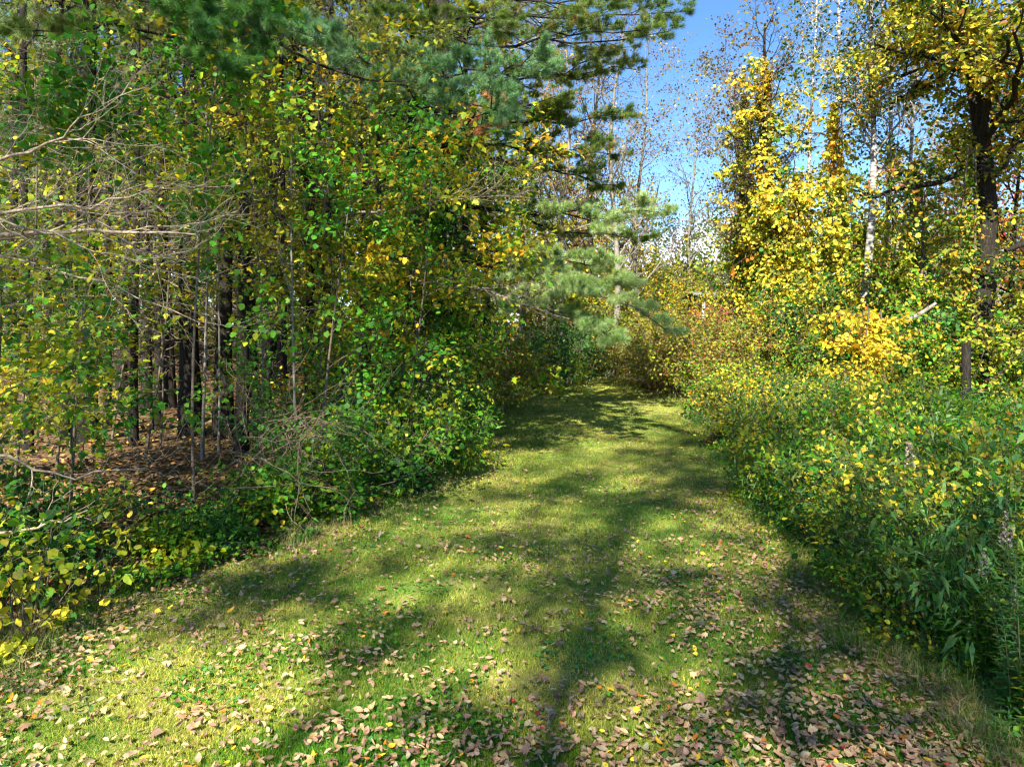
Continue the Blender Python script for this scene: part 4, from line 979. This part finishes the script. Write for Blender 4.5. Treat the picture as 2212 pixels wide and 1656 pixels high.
for m_, tp, e_, s0, s1, sd in ((isl, T_LA, P_W1, .07, .12, 63), (~isl & near, T_OV, P_W2, .03, .06, 64), (~isl & ~near, T_DI, P_W2, .045, .085, 65)):
    put(g, tp, pos[m_], ydw[m_], upw[m_], rng.uniform(s0, s1, m_.sum()), pal(pos[m_] * np.array([1, 1, .5]), e_, sd, 1.7, .2, .92))
tag(g.build('weeds', M_LEAF), 'dense mixed weeds filling the bank right of the lawn', 'weeds', kind='stuff')

# single goldenrod stalks along the front of the bank
def goldenrod(loc, h, ents, label, group, seed, nl=60, size=.135, head=None):
    rt = root('goldenrod', loc, label, 'goldenrod', group)
    r = np.random.default_rng(seed)
    m = 9; z = np.linspace(0, h, m); a = r.uniform(0, 6.28); b = r.uniform(.08, .38)
    P = np.stack([np.cos(a) * b * (z / h) ** 2 * h, np.sin(a) * b * (z / h) ** 2 * h, z], -1)[None]
    g = Geo(); tubes(g, P, (.0045 * np.linspace(1.2, .5, m))[None], 5); g.build('stem', M_STEM, rt, True)
    t = np.linspace(.12, 1, nl); i = np.clip((t * (m - 1)).astype(int), 0, m - 2); f = (t * (m - 1) - i)[:, None]
    pos = P[0, i] * (1 - f) + P[0, i + 1] * f
    an = np.arange(nl) * 2.4 + r.normal(size=nl) * .2
    d = np.stack([np.cos(an), np.sin(an), np.full(nl, .45)], -1)
    nr = np.stack([-np.cos(an) * .4, -np.sin(an) * .4, np.ones(nl)], -1)
    g = Geo(); put(g, T_LA, pos, d, nr, size * (1.15 - .6 * t) * r.uniform(.8, 1.2, nl), pal(pos, ents, seed, 1, .18, .4, r)); g.build('leaves', M_LEAF, rt)
    if head:
        n = 90; hz = r.uniform(0, 1, n); aa = r.uniform(0, 6.28, n)
        pos = P[0, -1] + np.stack([np.cos(aa) * .035 * (1 - hz), np.sin(aa) * .035 * (1 - hz), hz * .2 - .05], -1)
        g = Geo(); put(g, T_DI, pos, r.normal(size=(n, 3)) + np.array([0, 0, .5]), r.normal(size=(n, 3)), .022 * r.uniform(.7, 1.2, n), pal(pos, head, seed, 1, .2, .3, r)); g.build('seed_head', M_DRY, rt)
    return rt
spots = []
r = np.random.default_rng(9)
for k in range(230):
    Yk = 1.0 / r.uniform(1 / 11.0, 1 / 3.5)
    spots.append((float(xr(Yk) + .03 + abs(r.normal(0, .42))), float(Yk)))
GK = [('teal green goldenrod stalk at the front of the weed bank', 'teal goldenrod stalks', [(TEA, 3), ((.09, .20, .08), 3), (GRN, 2)], None, 1.0),
      ('fresh green goldenrod stalk at the front of the weed bank', 'green goldenrod stalks', [(GRN, 3), (LGR, 3)], None, .85),
      ('yellowing goldenrod stalk at the front of the weed bank', 'yellowing goldenrod stalks', [(YGR, 3), (YEL, 1), (LGR, 2)], None, .7),
      ('goldenrod stalk topped by a brown seed head in the weed bank', 'goldenrod stalks with seed heads', [(TEA, 3), (OLV, 2), (GRN, 2)], [((.25, .19, .14), 3), ((.36, .30, .24), 2)], 1.05)]
protos = []
for k, (px, py) in enumerate(spots):
    kind = int(r.choice(4, p=[.42, .34, .18, .06])) if k >= 12 else k % 4
    if k < 12:
        lb, gp, e_, hd, hh = GK[kind]
        protos.append((kind, goldenrod((px, py, 0), hh, e_, lb, gp, 600 + k, nl=56 + k, head=hd)))
    else:
        ops = [p for kk, p in protos if kk == kind]
        e = px - float(xr(py))
        copy_thing(ops[int(r.integers(len(ops)))], (px, py, 0), r.uniform(0, 6.28), float(np.clip(.62 + e * .5 + r.normal(0, .1), .45, 1.15)))

# bushes within the weed bank
for k, (px, py, h, w, e, lab) in enumerate([
    (1600, 13.8, 1.3, .7, P_YELLOW, 'golden little bush at the lawn edge halfway down the bank'),
    (1560, 17.0, 1.3, .8, [(LGR, 3), (YGR, 3), (GRN, 2)], 'light green bush where the bank begins'),
    (1660, 12.5, 1.3, .7, P_MIXY, 'yellow green bush leaning on the lawn edge'),
    (1640, 16.5, 1.6, .9, P_W2, 'soft green bush at the far end of the bank'),
    (1720, 10.4, 1.25, .7, P_MIXY, 'yellow leaved bush in the middle of the bank'),
    (1760, 8.6, 1.0, .6, [(YEL, 2), (YGR, 4), (LGR, 2)], 'lime yellow bush overhanging the leafy track'),
    (1850, 9.8, 1.3, .7, P_W2, 'green bush with scattered yellow leaves in the bank'),
    (1960, 9.0, 1.2, .7, [(GRN, 3), (LGR, 3), (YGR, 2)], 'bright leafy bush deep in the weed bank'),
    (1830, 13.5, 1.6, .8, P_MIXY, 'yellow green bush before the golden leaf pillar'),
    (2080, 11.5, 1.5, .8, P_GREEN, 'green bush toward the right of the bank'),
    (2160, 8.0, 1.2, .6, [(LGR, 3), (GRN, 3), (TEA, 2)], 'leafy green bush close to the right edge'),
    (2180, 5.2, .75, .35, [(LGR, 3), (YGR, 3), (GRN, 2)], 'small broad leaved bush at the right edge near the camera'),
    (1790, 7.4, .8, .5, [(YEL, 1.5), (YGR, 4), (GRN, 2)], 'low bush with lime leaves beside the leaf track')]):
    thicket(px, py, h, w, e, lab, 150 + k, n=16, per=6, size=.06, tpl=T_OV, group='bushes inside the weed bank', n2=5)


# more single bushes and tall weeds that break up the bank, each placed apart from the others
LOOKS = [('lime green', P_W2, T_OV, .05), ('yellow leaved', P_YELLOW, T_OV, .05), ('grey green narrow leaved', P_W1, T_LA, .10), ('dark green', P_GREEN, T_OV, .055), ('yellow green', P_MIXY, T_OV, .055), ('pale green feathery', [(LGR, 3), ((.20, .32, .10), 3)], T_LA, .08)]
WHERE = ['in the middle of the weed bank', 'among the goldenrods near the leafy track', 'toward the back of the weed bank']
r = np.random.default_rng(33)
bp = {}
for k in range(54):
    Yk = float(1.0 / r.uniform(1 / 17.5, 1 / 4.4)); xk = float(xr(Yk)) + .25 + float(r.uniform(0, 1)) ** 1.1 * max(.75 * Yk - float(xr(Yk)), .4)
    lk = int(r.integers(6)); e = xk - float(xr(Yk)); w_ = 1 if e < .9 else (2 if Yk > 11 else 0)
    nm, e_, tp, sz_ = LOOKS[lk]; lab = nm + ' bush ' + WHERE[w_]; gp = nm + ' bushes ' + WHERE[w_]
    sc = float(r.uniform(.75, 1.2)) * (.72 if e < .6 else 1.0)
    if lk not in bp:
        rt = root('weed_bush', (xk, Yk, 0), lab, 'bush', gp)
        bush(rt, 1.15, .5, e_, n=11, per=5, size=sz_, tpl=tp, seed=800 + lk, bark=M_STEM, n2=5, n3=3, a=28)
        rt.scale = (sc, sc, sc); bp[lk] = rt
    else:
        copy_thing(bp[lk], (xk, Yk, 0), float(r.uniform(0, 6.28)), sc, lab, gp, sz=sc * float(r.uniform(.85, 1.3)))

# ------------------------------------------------------------------ trees behind the camera that shade the lawn
for k, (x_, y_, h_, sd, pr, ls) in enumerate([(-6.3, -12, 26, 1, 8, .15), (-2.2, -8, 22, 2, 6, .13), (-8.2, -6.5, 21, 3, 6, .13), (.8, -8.5, 21, 5, 6, .13), (-7.2, -2.6, 20, 6, 6, .13),
                                         (-4.2, -9.5, 24, 8, 7, .14), (-.6, -13, 25, 12, 6, .15), (-9.4, -1.5, 20, 13, 5, .13)]):
    rt = root('shade_tree', (x_, y_, 0), 'tree behind the camera casting dappled shade on the lawn', 'tree', 'trees behind the camera')
    broad_tree(rt, h_, .10, P_MAPLE, (0, 0), .2, n1=20, l1=3.0, a1=66, up1=.03, n2=6, l2=1.0, n3=6, l3=.4, per=pr, size=ls, tpl=T_DI, t0=.50, spread=.10, bark=M_BARK, seed=700 + sd, upn=.6)
print('TRIS', sum(len(o.data.polygons) for o in SC.objects if o.type == 'MESH'), 'unique', sum(len(m.polygons) for m in bpy.data.meshes), 'objs', len(SC.objects))
